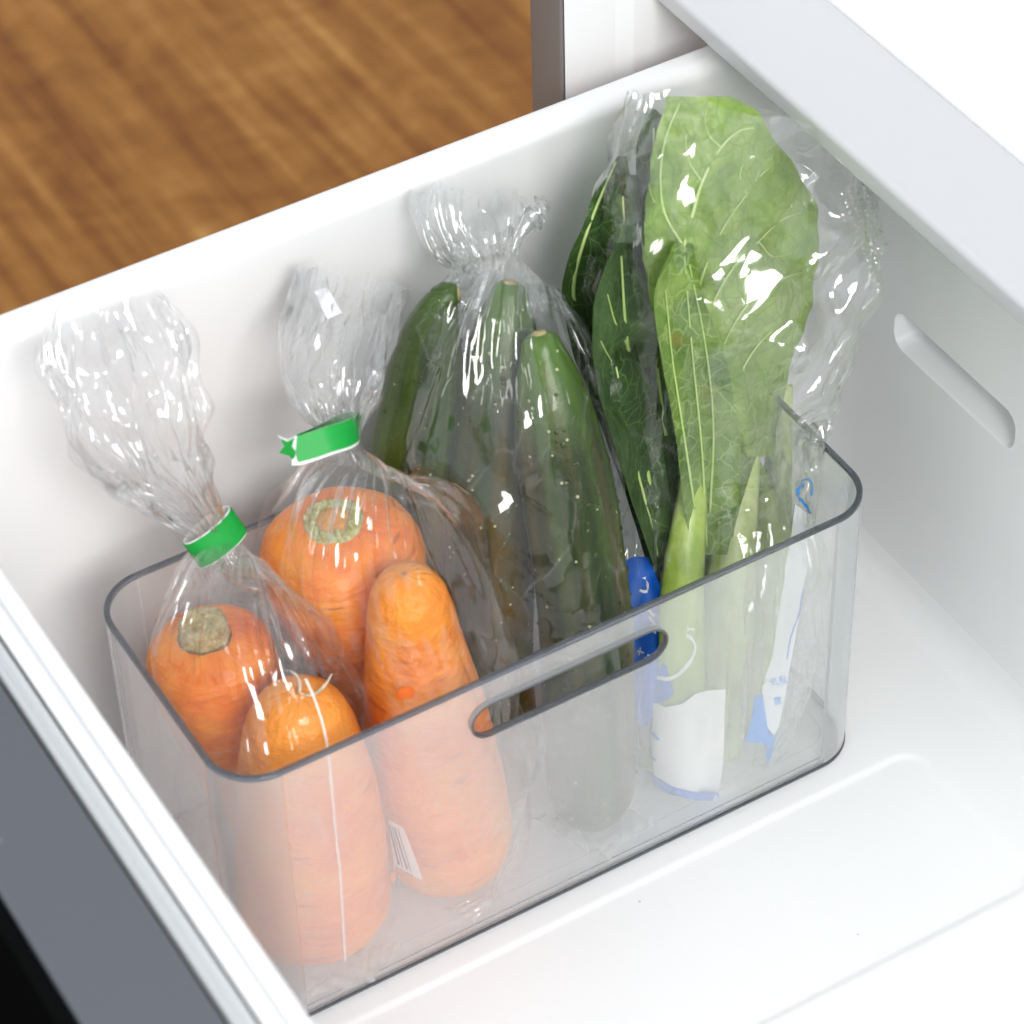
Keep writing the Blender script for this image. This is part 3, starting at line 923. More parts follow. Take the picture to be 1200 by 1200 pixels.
class Leaf:
    """sheet leaf: rows (y, x_left, x_right) give its outline, dep the depth Y of each row."""

    def __init__(s, rows, dep, mat, seed, cup=0.006, rip=0.006, nx=26, ny=70, edge=0.02, tilt=0.0):
        rows = np.asarray(rows, float)
        s.y = rows[:, 0]; s.xl = rows[:, 1]; s.xr = rows[:, 2]
        s.dep = dep; s.cup, s.rip, s.seed, s.tilt = cup, rip, seed, tilt
        V, F = [], []
        for j in range(ny):
            y = s.y[0] + (s.y[-1] - s.y[0]) * j / (ny - 1)
            for i in range(nx):
                V.append(s.pt(i / (nx - 1), y, edge))
        for j in range(ny - 1):
            for i in range(nx - 1):
                F.append((j * nx + i, j * nx + i + 1, (j + 1) * nx + i + 1, (j + 1) * nx + i))
        s.o = mesh('leaf', V, F, mat, greens)

    def lr(s, y):
        q = np.array([y])
        return float(cubic(s.y, s.xl, q)[0, 0]), float(cubic(s.y, s.xr, q)[0, 0])

    def pt(s, u, y, edge=0.0):
        xl, xr = s.lr(y)
        wav = edge * (xr - xl) * noise.noise(Vector((y * 0.035, s.seed * 3.7, (0 if u < 0.5 else 9)))) * (2 * u - 1) ** 3
        x = xl + (xr - xl) * u + wav
        Y = float(np.interp(y, [d[0] for d in s.dep], [d[1] for d in s.dep]))
        Y += s.cup * ((2 * u - 1) ** 2) + s.tilt * (u - 0.5)
        Y += s.rip * noise.noise(Vector((x * 0.012, y * 0.012, s.seed))) + 0.35 * s.rip * noise.noise(Vector((x * 0.04, y * 0.04, s.seed + 5)))
        return at(x, y, Y=Y)

    def vein(s, px, r, mat=None):
        P = []
        for x, y in px:
            xl, xr = s.lr(y)
            u = min(max((x - xl) / max(xr - xl, 1), 0.0), 1.0)
            q = s.pt(u, y)
            P.append(q + (CAM - q) / np.linalg.norm(CAM - q) * (r * 0.3 + 0.0004))
        r *= 0.85
        tube('vein', P, np.linspace(r, r * 0.4, len(P)), mat or M_VEIN, s.o, nu=7, n=6 * len(P))


# dark leaves at the back left
la = Leaf([(128, 764, 768), (150, 752, 790), (220, 745, 800), (320, 735, 805), (440, 735, 810), (560, 752, 800), (650, 765, 795)], [(128, 0.118), (400, 0.10), (650, 0.075)], M_LEAFD, 1, 0.004, 0.008)
la.vein([(775, 640), (772, 520), (768, 380), (766, 240), (766, 150)], 0.0011)
lb = Leaf([(183, 724, 733), (220, 699, 742), (262, 684, 748), (300, 667, 742), (340, 659, 738), (400, 668, 745), (500, 705, 768), (600, 740, 785), (660, 760, 780)], [(183, 0.120), (340, 0.112), (660, 0.08)], M_LEAFD, 2, -0.006, 0.006, tilt=-0.02)
lb.vein([(768, 650), (735, 520), (690, 400), (672, 345), (682, 290), (702, 235), (722, 190)], 0.0014)
lc = Leaf([(205, 722, 745), (250, 708, 768), (330, 700, 778), (420, 702, 782), (520, 722, 790), (620, 748, 790), (690, 765, 788)], [(205, 0.112), (420, 0.095), (690, 0.065)], M_LEAFD, 3, 0.008, 0.007)
lc.vein([(775, 680), (762, 560), (742, 440), (733, 330), (730, 230)], 0.0013)
lc.vein([(748, 470), (720, 420), (705, 395)], 0.0006); lc.vein([(740, 410), (765, 360), (775, 330)], 0.0006)
ln = Leaf([(285, 722, 736), (320, 706, 752), (380, 694, 768), (450, 700, 772), (530, 722, 778), (610, 748, 786), (660, 765, 782)], [(285, 0.100), (450, 0.088), (660, 0.062)], M_LEAFD2, 14, -0.010, 0.008, tilt=0.012)
ln.vein([(775, 650), (760, 560), (742, 450), (732, 370), (728, 300)], 0.0014)
for q in ([(745, 470), (720, 430), (704, 400)], [(738, 410), (720, 375), (712, 345)], [(748, 490), (765, 450), (770, 420)]): ln.vein(q, 0.0007)
lo_ = Leaf([(255, 745, 752), (300, 738, 775), (360, 740, 790), (440, 748, 795), (520, 760, 795)], [(255, 0.104), (520, 0.080)], M_LEAFD2, 15, 0.010, 0.006, tilt=-0.015)
lo_.vein([(780, 510), (770, 430), (760, 340), (750, 268)], 0.0010)
ld = Leaf([(400, 700, 730), (450, 690, 765), (520, 712, 785), (600, 740, 800), (680, 762, 795), (760, 775, 790)], [(400, 0.085), (560, 0.07), (760, 0.045)], M_LEAFD, 4, 0.006, 0.005)
ld.vein([(782, 750), (768, 640), (742, 530), (722, 430)], 0.0011)
# yellowing leaf lower right, behind the pale one
le = Leaf([(370, 850, 930), (430, 815, 925), (490, 812, 905), (540, 820, 885), (600, 830, 868), (660, 838, 858)], [(370, 0.088), (660, 0.06)], M_LEAFM, 5, 0.004, 0.005)
le.vein([(855, 655), (858, 560), (870, 460), (885, 385)], 0.0012)
lf = Leaf([(585, 905, 920), (620, 898, 932), (680, 890, 932), (760, 880, 915), (850, 872, 890)], [(585, 0.070), (850, 0.035)], M_LEAFM, 8, 0.004, 0.003)
# folded inner half of the pale leaf
lg = Leaf([(285, 790, 812), (340, 768, 822), (420, 775, 850), (500, 790, 865), (580, 800, 866), (650, 812, 852)], [(285, 0.081), (330, 0.075), (650, 0.051)], M_LEAFM, 6, -0.004, 0.004)
for q in ([(828, 640), (822, 520), (812, 420), (802, 300)], [(832, 600), (836, 500), (826, 400), (808, 310)], [(815, 600), (800, 500), (788, 420), (780, 340)]): lg.vein(q, 0.0007)
lk = Leaf([(400, 838, 915), (470, 832, 905), (530, 828, 888), (580, 832, 872), (630, 842, 862)], [(400, 0.079), (530, 0.063), (630, 0.052)], M_LEAFM, 12, 0.005, 0.004)
lk.vein([(852, 625), (854, 570), (862, 500), (875, 420)], 0.0014)
# broad pale leaf, underside towards the camera
lh = Leaf([(113, 781, 856), (125, 778, 880), (160, 768, 905), (200, 761, 935), (240, 757, 955), (280, 755, 959), (330, 758, 955), (380, 768, 944), (430, 779, 926), (470, 798, 918), (505, 828, 911), (535, 862, 906)],
          [(113, 0.097), (300, 0.079), (530, 0.062)], M_LEAFP, 7, 0.013, 0.010, nx=44, ny=110, edge=0.03)
for q, r in (([(816, 470), (812, 400), (805, 340), (801, 290), (779, 250), (774, 206), (781, 158), (797, 120)], 0.0010),
             ([(801, 290), (812, 250), (823, 213), (845, 173), (868, 153), (884, 150)], 0.0010),
             ([(812, 365), (828, 310), (845, 272), (875, 228), (895, 202), (915, 190)], 0.0007),
             ([(822, 420), (838, 350), (853, 323), (889, 283), (913, 260), (940, 248)], 0.0007),
             ([(832, 465), (850, 400), (880, 352), (910, 330), (940, 318)], 0.0006),
             ([(858, 500), (872, 430), (900, 392), (930, 372)], 0.0006),
             ([(845, 173), (832, 160), (826, 140), (830, 122)], 0.0005),
             ([(823, 213), (808, 190), (804, 160), (812, 135)], 0.0004),
             ([(875, 228), (868, 200), (880, 178)], 0.0004),
             ([(889, 283), (905, 300), (930, 296)], 0.0004),
             ([(779, 250), (766, 235), (760, 215)], 0.0004)):
    lh.vein(q, r)


for L_, us, ys_ in ((lh, (0.06, 0.28, 0.5, 0.72, 0.94), np.linspace(118, 525, 11)), (lg, (0.15, 0.5, 0.85), np.linspace(330, 645, 8))):
    for u_ in us:
        c_ = np.array([L_.pt(u_, y_) for y_ in ys_])
        COLL.setdefault('greens', []).append((c_, np.full(len(c_), 0.0035)))


def stalk(px, rad, mat, flat=0.6):
    P = [at(x, y, Y=Y) if x > 1 else np.array((x, y, Y)) for x, y, Y in px]
    tube('stalk', P, rad, mat, greens, nu=18, n=48, flat=flat, hint=RT,
         disp=lambda ph, t: 1 + 0.06 * np.cos(3 * ph + 4 * t) + 0.04 * np.cos(7 * ph))


li = Leaf([(520, 812, 880), (570, 795, 905), (630, 785, 918), (700, 772, 922), (780, 775, 908), (850, 795, 896)], [(520, 0.084), (700, 0.064), (850, 0.036)], M_LEAFM, 9, -0.004, 0.006)
for q in ([(840, 845), (850, 760), (868, 620), (862, 540)], [(860, 845), (890, 720), (910, 600)], [(825, 845), (805, 740), (815, 620)]): li.vein(q, 0.001)
lj = Leaf([(600, 772, 800), (660, 768, 812), (740, 772, 818), (820, 785, 822), (870, 800, 826)], [(600, 0.068), (760, 0.046), (870, 0.028)], M_LEAFM, 10, 0.004, 0.004)
stalk([(815, 430, 0.076), (815, 500, 0.068), (810, 585, 0.058), (800, 680, 0.043), (800, 790, 0.030), (0.221, 0.0265, 0.022), (0.2215, 0.0265, 0.006)], [0.0012, 0.0034, 0.0062, 0.0088, 0.0104, 0.0118, 0.0100], M_STALK, 0.5)
stalk([(880, 440, 0.092), (868, 560, 0.072), (860, 640, 0.056), (852, 740, 0.040), (0.240, 0.0285, 0.022), (0.2405, 0.0285, 0.006)], [0.004, 0.0075, 0.0095, 0.0118, 0.0130, 0.0112], M_STALKP)
stalk([(920, 450, 0.098), (908, 580, 0.074), (900, 660, 0.058), (886, 760, 0.043), (0.256, 0.033, 0.022), (0.2565, 0.033, 0.006)], [0.003, 0.007, 0.0095, 0.0105, 0.0110, 0.0096], M_STALKP)
stalk([(775, 640, 0.066), (782, 720, 0.052), (792, 810, 0.036), (0.214, 0.034, 0.008)], [0.004, 0.0066, 0.0078, 0.0092], M_STALK)
stalk([(842, 540, 0.080), (836, 680, 0.066), (832, 790, 0.046), (0.240, 0.050, 0.008)], [0.004, 0.0078, 0.0098, 0.0112], M_STALKP)
for q, rr_ in (([(0.221, 0.0265, 0.006), (0.224, 0.030, 0.04), (0.238, 0.045, 0.09), (0.250, 0.075, 0.20)], [0.013, 0.013, 0.012, 0.008]),
               ([(0.2405, 0.0285, 0.006), (0.250, 0.040, 0.05), (0.262, 0.058, 0.10), (0.272, 0.080, 0.18)], [0.014, 0.014, 0.013, 0.01]),
               ([(0.2565, 0.033, 0.006), (0.266, 0.044, 0.05), (0.280, 0.062, 0.10), (0.286, 0.085, 0.17)], [0.012, 0.012, 0.012, 0.01]),
               ([(0.235, 0.062, 0.006), (0.240, 0.075, 0.10), (0.245, 0.095, 0.24)], [0.018, 0.018, 0.016])):
    c_ = spline(np.c_[np.array(q), np.array(rr_)], 12)
    COLL.setdefault('greens', []).append((c_[:, :3], c_[:, 3]))

# ================================================================== FILM BAGS (sheet relaxed round the contents)
def crease_field(nv, nu, n, amp, seed, Lu, Lv, vmask, slant=0.6):
    """random tent-shaped folds in sheet coordinates"""
    rs = np.random.default_rng(seed)
    U, Vv = np.meshgrid(np.arange(nu) / nu * Lu, np.linspace(0, 1, nv) * Lv)
    D = np.zeros((nv, nu))
    for _ in range(n):
        u0 = rs.uniform(0, Lu); v0 = rs.uniform(0, Lv)
        ang = rs.normal(0, slant); w_ = rs.uniform(0.0022, 0.0075); ln = rs.uniform(0.012, 0.05)
        du = (U - u0 + Lu / 2) % Lu - Lu / 2; dv = Vv - v0
        a_ = du * math.cos(ang) + dv * math.sin(ang); b_ = -du * math.sin(ang) + dv * math.cos(ang)
        D += rs.choice([-1, 1]) * amp * w_ / 0.005 * np.clip(1 - np.abs(a_) / w_, 0, 1) * np.clip(1 - np.abs(b_) / ln, 0, 1) ** 0.7
    return D * vmask[:, None]


def sim_bag(rings, Cw, colliders, seed, side=(), spacing=0.0031, iters=110, clamp=None, pleats=(7, 23), crease=90, crease_amp=0.0009):
    """rings: (center, a, b, e1 hint, hold). Returns grid (nv, nu, 3) and distance to the contents."""
    rs = np.random.default_rng(seed)
    C0 = np.array([r[0] for r in rings], float)
    L = np.r_[0, np.cumsum(np.linalg.norm(np.diff(C0, axis=0), axis=1))]
    nv = int(L[-1] / spacing) + 1
    nu = int(Cw / spacing) // 2 * 2
    q = np.linspace(0, L[-1], nv)
    Cc = cubic(L, C0, q)
    ab = np.stack([np.interp(q, L, [r[1] for r in rings]), np.interp(q, L, [r[2] for r in rings])], 1)
    for _ in range(4):
        ab[1:-1] = 0.25 * ab[:-2] + 0.5 * ab[1:-1] + 0.25 * ab[2:]
    H = np.stack([np.interp(q, L, [r[3][k] for r in rings]) for k in range(3)], 1)
    hold = np.interp(q, L, [r[4] for r in rings])
    T, E1, E2 = frames(Cc, H)
    ph = np.arange(nu) * 2 * PI / nu
    per = PI * (3 * ab.sum(1) - np.sqrt((3 * ab[:, 0] + ab[:, 1]) * (ab[:, 0] + 3 * ab[:, 1])))
    exc = np.clip(Cw / np.maximum(per, 1e-4) - 1, 0, 6)
    tgt = Cc[:, None] + (ab[:, :1] * np.cos(ph))[..., None] * E1[:, None] + (ab[:, 1:] * np.sin(ph))[..., None] * E2[:, None]
    rad = (np.cos(ph)[None, :, None] * E1[:, None] + np.sin(ph)[None, :, None] * E2[:, None])
    pl = np.zeros((nv, nu))
    for _ in range(9):
        k = rs.integers(*pleats); p0 = rs.uniform(0, 6.28); dr = rs.normal(0, 2.0)
        mod = 0.5 + 0.5 * np.sin(np.linspace(0, 1, nv) * rs.uniform(3, 9) + rs.uniform(0, 6))
        pl += (np.cos(k * ph[None] + p0 + dr * np.linspace(0, 1, nv)[:, None]) * mod[:, None]) / 9 * 14 / k
    amp = np.minimum(0.006, 0.55 * ab.mean(1)) * np.clip(np.sqrt(exc), 0.12, 1.3)
    x = tgt + rad * (pl * amp[:, None] * 1.8)[..., None]
    vm = np.ones(nv)
    x = x + rad * crease_field(nv, nu, crease, crease_amp, seed + 1, Cw, L[-1], vm)[..., None]
    ru, rv = Cw / nu, L[-1] / (nv - 1)
    rd = math.hypot(ru, rv)

    def con(a, b, r, sc):
        d = b - a; l = np.linalg.norm(d, axis=-1, keepdims=True) + 1e-9
        e = (l - r) / l
        e = np.where(e > 0, e * 0.5, e * sc) * d
        return e
    tube_sc = np.interp(hold, [0.05, 0.4], [0.22, 0.0])[:, None, None]
    ev, od = np.arange(0, nu, 2), np.arange(1, nu, 2)
    for it in range(iters):
        k = hold * (1.0 if it < iters * 0.5 else 0.55)
        x += k[:, None, None] * (tgt - x)
        for g in (ev, od):
            h2 = (g + 1) % nu
            e = con(x[:, g], x[:, h2], ru, tube_sc); x[:, g] += e; x[:, h2] -= e
        for s0 in (0, 1):
            a = np.arange(s0, nv - 1, 2)
            e = con(x[a], x[a + 1], rv, 0.3); x[a] += e; x[a + 1] -= e
            xr = np.roll(x, -1, axis=1)
            e = con(x[a], xr[a + 1], rd, 0.12); x[a] += e
            t_ = np.zeros_like(x); t_[a + 1] = e; x -= np.roll(t_, 1, axis=1)
            xl = np.roll(x, 1, axis=1)
            e = con(x[a], xl[a + 1], rd, 0.12); x[a] += e
            t_ = np.zeros_like(x); t_[a + 1] = e; x -= np.roll(t_, -1, axis=1)
        lap = 0.25 * (np.roll(x, 1, 1) + np.roll(x, -1, 1))
        lap[1:-1] += 0.25 * (x[:-2] + x[2:]); lap[0] *= 2; lap[-1] *= 2
        x += 0.045 * (lap - x)
        if it % 3 == 2 or it > iters - 4:
            if side and it % 6 == 5: collide(x, side, 0.0025)
            gap = collide(x, colliders)
            if clamp is not None: x = clamp(x)
    return x, gap, hold


def collide(x, colliders, thick=0.0008):
    shp = x.shape
    P = x.reshape(-1, 3)
    gap = np.full(len(P), 1.0)
    for C, R in colliders:
        best = np.full(len(P), 1e9); bd = np.zeros_like(P); br = np.zeros(len(P))
        for i in range(len(C) - 1):
            d = C[i + 1] - C[i]
            t = np.clip(((P - C[i]) @ d) / (d @ d), 0, 1)
            cc = C[i] + t[:, None] * d
            rr = R[i] + t * (R[i + 1] - R[i])
            v = P - cc; l = np.linalg.norm(v, axis=1)
            s_ = l - rr
            m = s_ < best
            best[m] = s_[m]; bd[m] = v[m] / (l[m, None] + 1e-9)
        push = np.clip(thick - best, 0, None)
        P += bd * push[:, None]
        gap = np.minimum(gap, np.maximum(best, thick))
    x[...] = P.reshape(shp)
    return gap.reshape(shp[:2])


def bin_clamp(x):
    ins = x[..., 2] < BH + 0.004
    lo, hi = TH + 0.0012, None
    x[..., 0] = np.where(ins, np.clip(x[..., 0], lo, BL - lo), x[..., 0])
    x[..., 1] = np.where(ins, np.clip(x[..., 1], lo, BW - lo), np.minimum(x[..., 1], 0.1675))
    x[..., 2] = np.maximum(x[..., 2], 0.0042)
    return x


def up2(x):
    """double the sheet resolution (periodic across, open along)"""
    nv, nu = x.shape[:2]
    m = (-np.roll(x, 1, 1) + 9 * x + 9 * np.roll(x, -1, 1) - np.roll(x, -2, 1)) / 16
    y = np.empty((nv, nu * 2) + x.shape[2:]); y[:, 0::2] = x; y[:, 1::2] = m
    z = np.empty((nv * 2 - 1, nu * 2) + x.shape[2:]); z[0::2] = y
    mid = 0.5 * (y[:-1] + y[1:])
    mid[1:-1] = (-y[:-3] + 9 * y[1:-2] + 9 * y[2:-1] - y[3:]) / 16
    z[1::2] = mid
    return z


def normals(x):
    du = np.roll(x, -1, 1) - np.roll(x, 1, 1)
    dv = np.gradient(x, axis=0)
    n = np.cross(du, dv)
    return n / (np.linalg.norm(n, axis=-1, keepdims=True) + 1e-12)


def crumple(nv, nu, Lu, Lv, seed, lam=(0.016, 0.055), k=6):
    """faceted folds: triangle waves along random directions, each fading in and out over the sheet"""
    rs = np.random.default_rng(seed)
    U, W = np.meshgrid(np.arange(nu) / nu * Lu, np.linspace(0, 1, nv) * Lv)
    cu = Lu / (2 * PI)
    X, Y, Z = np.cos(U / cu) * cu, np.sin(U / cu) * cu, W          # seamless round the tube
    D = np.zeros((nv, nu))
    for i in range(k):
        d = rs.normal(size=3) * (1.4, 1.4, 0.9); d /= np.linalg.norm(d)
        l = rs.uniform(*lam)
        wp = 0.14 * np.sin(X * rs.uniform(30, 90) + rs.uniform(0, 6)) + 0.14 * np.sin(Z * rs.uniform(30, 90) + rs.uniform(0, 6)) + 0.14 * np.sin(Y * rs.uniform(30, 90))
        t = (X * d[0] + Y * d[1] + Z * d[2]) / l + wp + rs.uniform(0, 1)
        tri = np.abs((t % 1) - 0.5) * 2 - 0.5
        m = 0.5 + 0.5 * np.sin(X * rs.uniform(20, 70) + Z * rs.uniform(-60, 60) + rs.uniform(0, 6)) * np.sin(Y * rs.uniform(20, 70) + rs.uniform(0, 6))
        D += tri * l * m
    return D / k ** 0.5


class Bag:
    def __init__(s, label, rings, Cw, coll, seed, mat, crum=(0.24, 0.42, 0.17), puff=0.0020, edge=0.010, lump=0.0022, lam=(0.018, 0.060), **kw):
        near = {'carrot_left': ['carrot_right'], 'carrot_right': ['carrot_left', 'cucumber'], 'cucumber': ['carrot_right', 'greens'], 'greens': ['cucumber']}[coll]
        side = [c for k_ in near for c in COLL[k_]]
        x, gap, hold = sim_bag(rings, Cw, COLL[coll], seed, clamp=bin_clamp, side=side, **kw)
        x = up2(x); gap = np.clip(up2(gap[..., None])[..., 0], 0, None); 
        nv, nu = x.shape[:2]
        C0 = np.array([r[0] for r in rings], float)
        Ls = np.r_[0, np.cumsum(np.linalg.norm(np.diff(C0, axis=0), axis=1))]
        hq = np.interp(np.linspace(0, Ls[-1], nv), Ls, [r[4] for r in rings])
        neck = Ls[int(np.argmax([r[4] for r in rings]))] if max(r[4] for r in rings) > 0.3 else Ls[-1] * 0.62
        q = np.linspace(0, Ls[-1], nv)
        above = np.clip((q - neck - 0.004) / 0.02, 0, 1)[:, None]
        tight = np.clip(1 - hq / 0.35, 0, 1)[:, None]
        g = np.clip((gap - 0.0008) / 0.008, 0, 1)
        m = (crum[0] * g + crum[2]) * (1 - above) + crum[1] * above
        fr_ = (above * tight)[..., None]
        for _ in range(10):
            lap = 0.25 * (np.roll(x, 1, 1) + np.roll(x, -1, 1)); lap[1:-1] += 0.25 * (x[:-2] + x[2:]); lap[0] *= 2; lap[-1] *= 2
            x = x + (0.25 + 0.5 * fr_) * np.clip(tight[..., None], 0.15, 1) * (lap - x)
        n = normals(x)
        x = x + n * (puff * (1 - above) * tight)[..., None]
        D = crumple(nv, nu, Cw, Ls[-1], seed + 77, lam) + 0.2 * crumple(nv, nu, Cw, Ls[-1], seed + 78, (0.008, 0.020), 5)
        x = x + n * (D * m * tight)[..., None]
        # straight gathers running out of the tie on both sides
        rs = np.random.default_rng(seed + 5)
        ph = np.arange(nu) / nu
        G = np.zeros((nv, nu))
        for _ in range(4):
            kk = int(rs.integers(6, 15)); t_ = ph[None] * kk + rs.uniform(0, 1) + 0.5 * np.sin(2 * PI * ph[None] + rs.uniform(0, 6)) + rs.normal(0, 3) * (q[:, None] - neck)
            G += (np.abs((t_ % 1) - 0.5) * 2 - 0.5) * 7 / kk
        dq = np.abs(q - neck)
        gm = np.clip(dq / 0.012, 0, 1) * np.exp(-dq / np.where(q < neck, 0.022, 0.05))
        if max(r[4] for r in rings) > 0.3:
            x = x + n * (G * 0.0026 * gm[:, None])[..., None]
        # large soft bends of the free top and a ragged edge
        fl = (above * tight)[..., None] * np.clip((q - neck) / max(Ls[-1] - neck, 1e-3), 0, 1)[:, None, None]
        ns = np.zeros_like(x)
        for j in range(nv):
            if fl[j].max() <= 0: continue
            for i in range(nu):
                v = Vector(x[j, i] * 42) + Vector((seed * 3.1, 0, 0))
                ns[j, i] = noise.noise_vector(v)
        x = x + ns * fl * lump * 2.2
        ax = C0[-1] - C0[-3]; ax /= np.linalg.norm(ax)
        ph = np.arange(nu) / nu * 2 * PI
        rg = sum(np.sin(k * ph + seed * k) / k ** 0.6 for k in (1, 2, 3, 5, 8, 13))
        x = x + ax * (edge * 0.5 * rg[None, :, None]) * fl ** 2
        x = bin_clamp(x)
        collide(x, side, 0.0016)
        collide(x, COLL[coll], 0.0006)
        s.x = x
        F = [(j * nu + i, j * nu + (i + 1) % nu, (j + 1) * nu + (i + 1) % nu, (j + 1) * nu + i) for j in range(nv - 1) for i in range(nu)]
        base = x[0].mean(0)
        s.e = empty('plastic_bag', base)
        tag(s.e, label, 'bag')
        s.o = mesh('film', x.reshape(-1, 3), F, mat, s.e)
        set_attr(s.o, 'gap', np.clip((gap.ravel() - 0.0008) / 0.006, 0, 1))
        s.bvh = BVHTree.FromPolygons([Vector(v) for v in x.reshape(-1, 3)], F)

    def hit(s, px, py, off=0.0005):
        """film point first met from the photographer's side at this direction"""
        d = FW + RT * (px - 600) / FPX - UP * (py - 600) / FPX
        d = Vector(d).normalized()
        loc, nrm, idx, dist = s.bvh.ray_cast(Vector(CAM), d)
        if loc is None: return None
        if nrm.dot(d) > 0: nrm = -nrm
        return np.array(loc + nrm * off)

    def decal(s, name, poly, mat, step=7, off=0.0005, parent=None):
        poly = [tuple(p) for p in poly]
        dense = []
        for i, p in enumerate(poly):
            q = poly[(i + 1) % len(poly)]
            n = max(1, int(math.hypot(q[0] - p[0], q[1] - p[1]) / step))
            dense += [(p[0] + (q[0] - p[0]) * k / n, p[1] + (q[1] - p[1]) * k / n) for k in range(n)]
        x0, x1 = min(p[0] for p in poly), max(p[0] for p in poly)
        y0, y1 = min(p[1] for p in poly), max(p[1] for p in poly)
        ex = [(a, b) for a in np.arange(x0 + step / 2, x1, step) for b in np.arange(y0 + step / 2, y1, step)]
        last = [None]

        def to3(v):
            h = s.hit(v[0], v[1], off)
            if h is None:
                ref = last[0] if last[0] is not None else s.x.reshape(-1, 3).mean(0)
                h = at(v[0], v[1], Y=float(ref[1]))
            last[0] = h
            return h
        o = fill_holes(name, dense, [], to3, mat, parent or s.e, ex)
        return o

    def line(s, name, px, width, mat, off=0.0006, n=40):
        P = spline(np.c_[np.array(px, float), np.zeros(len(px))], n)[:, :2]
        T = np.gradient(P, axis=0); T /= np.linalg.norm(T, axis=1)[:, None]
        N = np.c_[-T[:, 1], T[:, 0]] * width / 2
        V = []
        prev = s.x.reshape(-1, 3).mean(0)
        for p, nn in zip(P, N):
            for q in (p - nn, p + nn):
                h = s.hit(q[0], q[1], off)
                if h is None: h = at(q[0], q[1], Y=float(prev[1]))
                prev = h; V.append(h)
        return mesh(name, V, [(2 * i, 2 * i + 1, 2 * i + 3, 2 * i + 2) for i in range(n - 1)], mat, s.e)


M_FILM = thin_film('bag_film', 0.09, 0.045, 0.085, (0.99, 0.99, 0.99), contact=True, wet=0.2, facet=[(48, 0.42), (120, 0.14)])
M_FILMW = thin_film('bag_film_wet', 0.085, 0.02, 0.07, (0.99, 0.993, 0.99), contact=True, wet=0.15, facet=[(45, 0.32), (120, 0.12)])
M_FILM4 = thin_film('bag_film_greens', 0.12, 0.04, 0.085, (0.99, 0.99, 0.99), contact=True, wet=0.5, facet=[(36, 0.42), (95, 0.16)])
HR = tuple(RT)            # sideways direction for flattened tops
HN = (-RT[0], -RT[1], 0)


def P(x, y, Y): return tuple(at(x, y, Y=Y))


bag1 = Bag('clear plastic bag of carrots at far left, its top flaring from green tape',
           [((0.046, 0.058, 0.0046), 0.046, 0.006, (0, 1, 0), 0.10), ((0.046, 0.059, 0.018), 0.055, 0.035, (0, 1, 0), 0.03), ((0.046, 0.060, 0.08), 0.056, 0.037, (0, 1, 0), 0.02),
            ((0.043, 0.064, 0.125), 0.052, 0.034, (0, 1, 0), 0.03), ((0.042, 0.074, 0.152), 0.042, 0.033, (0, 1, 0), 0.05), ((0.044, 0.092, 0.169), 0.018, 0.017, (-0.3, 0.9, 0), 0.2),
            (P(251, 632, 0.102), 0.0065, 0.0065, HN, 0.7), (P(232, 606, 0.104), 0.009, 0.007, HN, 0.4), (P(200, 570, 0.108), 0.017, 0.010, HN, 0.10),
            (P(163, 505, 0.116), 0.026, 0.012, HN, 0.05), (P(142, 440, 0.128), 0.028, 0.011, HN, 0.04), (P(130, 395, 0.136), 0.026, 0.010, HN, 0.04), (P(124, 368, 0.143), 0.024, 0.008, HN, 0.05)],
           0.300, 'carrot_left', 31, M_FILM)
bag2 = Bag('clear plastic bag of carrots beside the cucumbers, closed by a flag of green tape',
           [((0.110, 0.055, 0.0046), 0.045, 0.010, (0, 1, 0), 0.10), ((0.111, 0.058, 0.022), 0.056, 0.037, (0, 1, 0), 0.03), ((0.110, 0.061, 0.09), 0.057, 0.039, (0, 1, 0), 0.02),
            ((0.103, 0.064, 0.14), 0.054, 0.038, (0, 1, 0), 0.04), ((0.099, 0.071, 0.172), 0.048, 0.040, (0, 1, 0), 0.06), ((0.098, 0.086, 0.192), 0.027, 0.026, (-0.3, 0.9, 0), 0.12),
            (P(396, 525, 0.098), 0.007, 0.007, HN, 0.6), (P(396, 500, 0.100), 0.008, 0.008, HN, 0.5), (P(392, 468, 0.106), 0.017, 0.010, HN, 0.10),
            (P(388, 430, 0.115), 0.022, 0.012, HN, 0.05), (P(398, 385, 0.128), 0.021, 0.010, HN, 0.04), (P(412, 338, 0.142), 0.020, 0.009, HN, 0.05)],
           0.312, 'carrot_right', 32, M_FILM)
HC = (-0.5, 0.85, 0)
bag3 = Bag('clear knotted plastic bag holding three cucumbers in the centre',
           [((0.160, 0.052, 0.0046), 0.046, 0.008, HC, 0.10), ((0.160, 0.055, 0.020), 0.054, 0.030, HC, 0.03), ((0.161, 0.072, 0.10), 0.058, 0.034, HC, 0.02),
            ((0.170, 0.088, 0.16), 0.052, 0.036, HC, 0.03), ((0.180, 0.102, 0.205), 0.041, 0.033, HC, 0.05), ((0.187, 0.116, 0.232), 0.022, 0.020, HC, 0.12),
            (P(583, 316, 0.129), 0.0065, 0.0065, HN, 0.6), (P(572, 300, 0.132), 0.012, 0.009, HN, 0.25), (P(560, 276, 0.138), 0.024, 0.011, HN, 0.07),
            (P(553, 250, 0.146), 0.028, 0.012, HN, 0.05), (P(556, 222, 0.154), 0.024, 0.009, HN, 0.05)],
           0.300, 'cucumber', 33, M_FILMW)
tt = np.array(P(1030, 290, 0.075)) - np.array(P(745, 110, 0.105)); tt = tuple(tt / np.linalg.norm(tt))
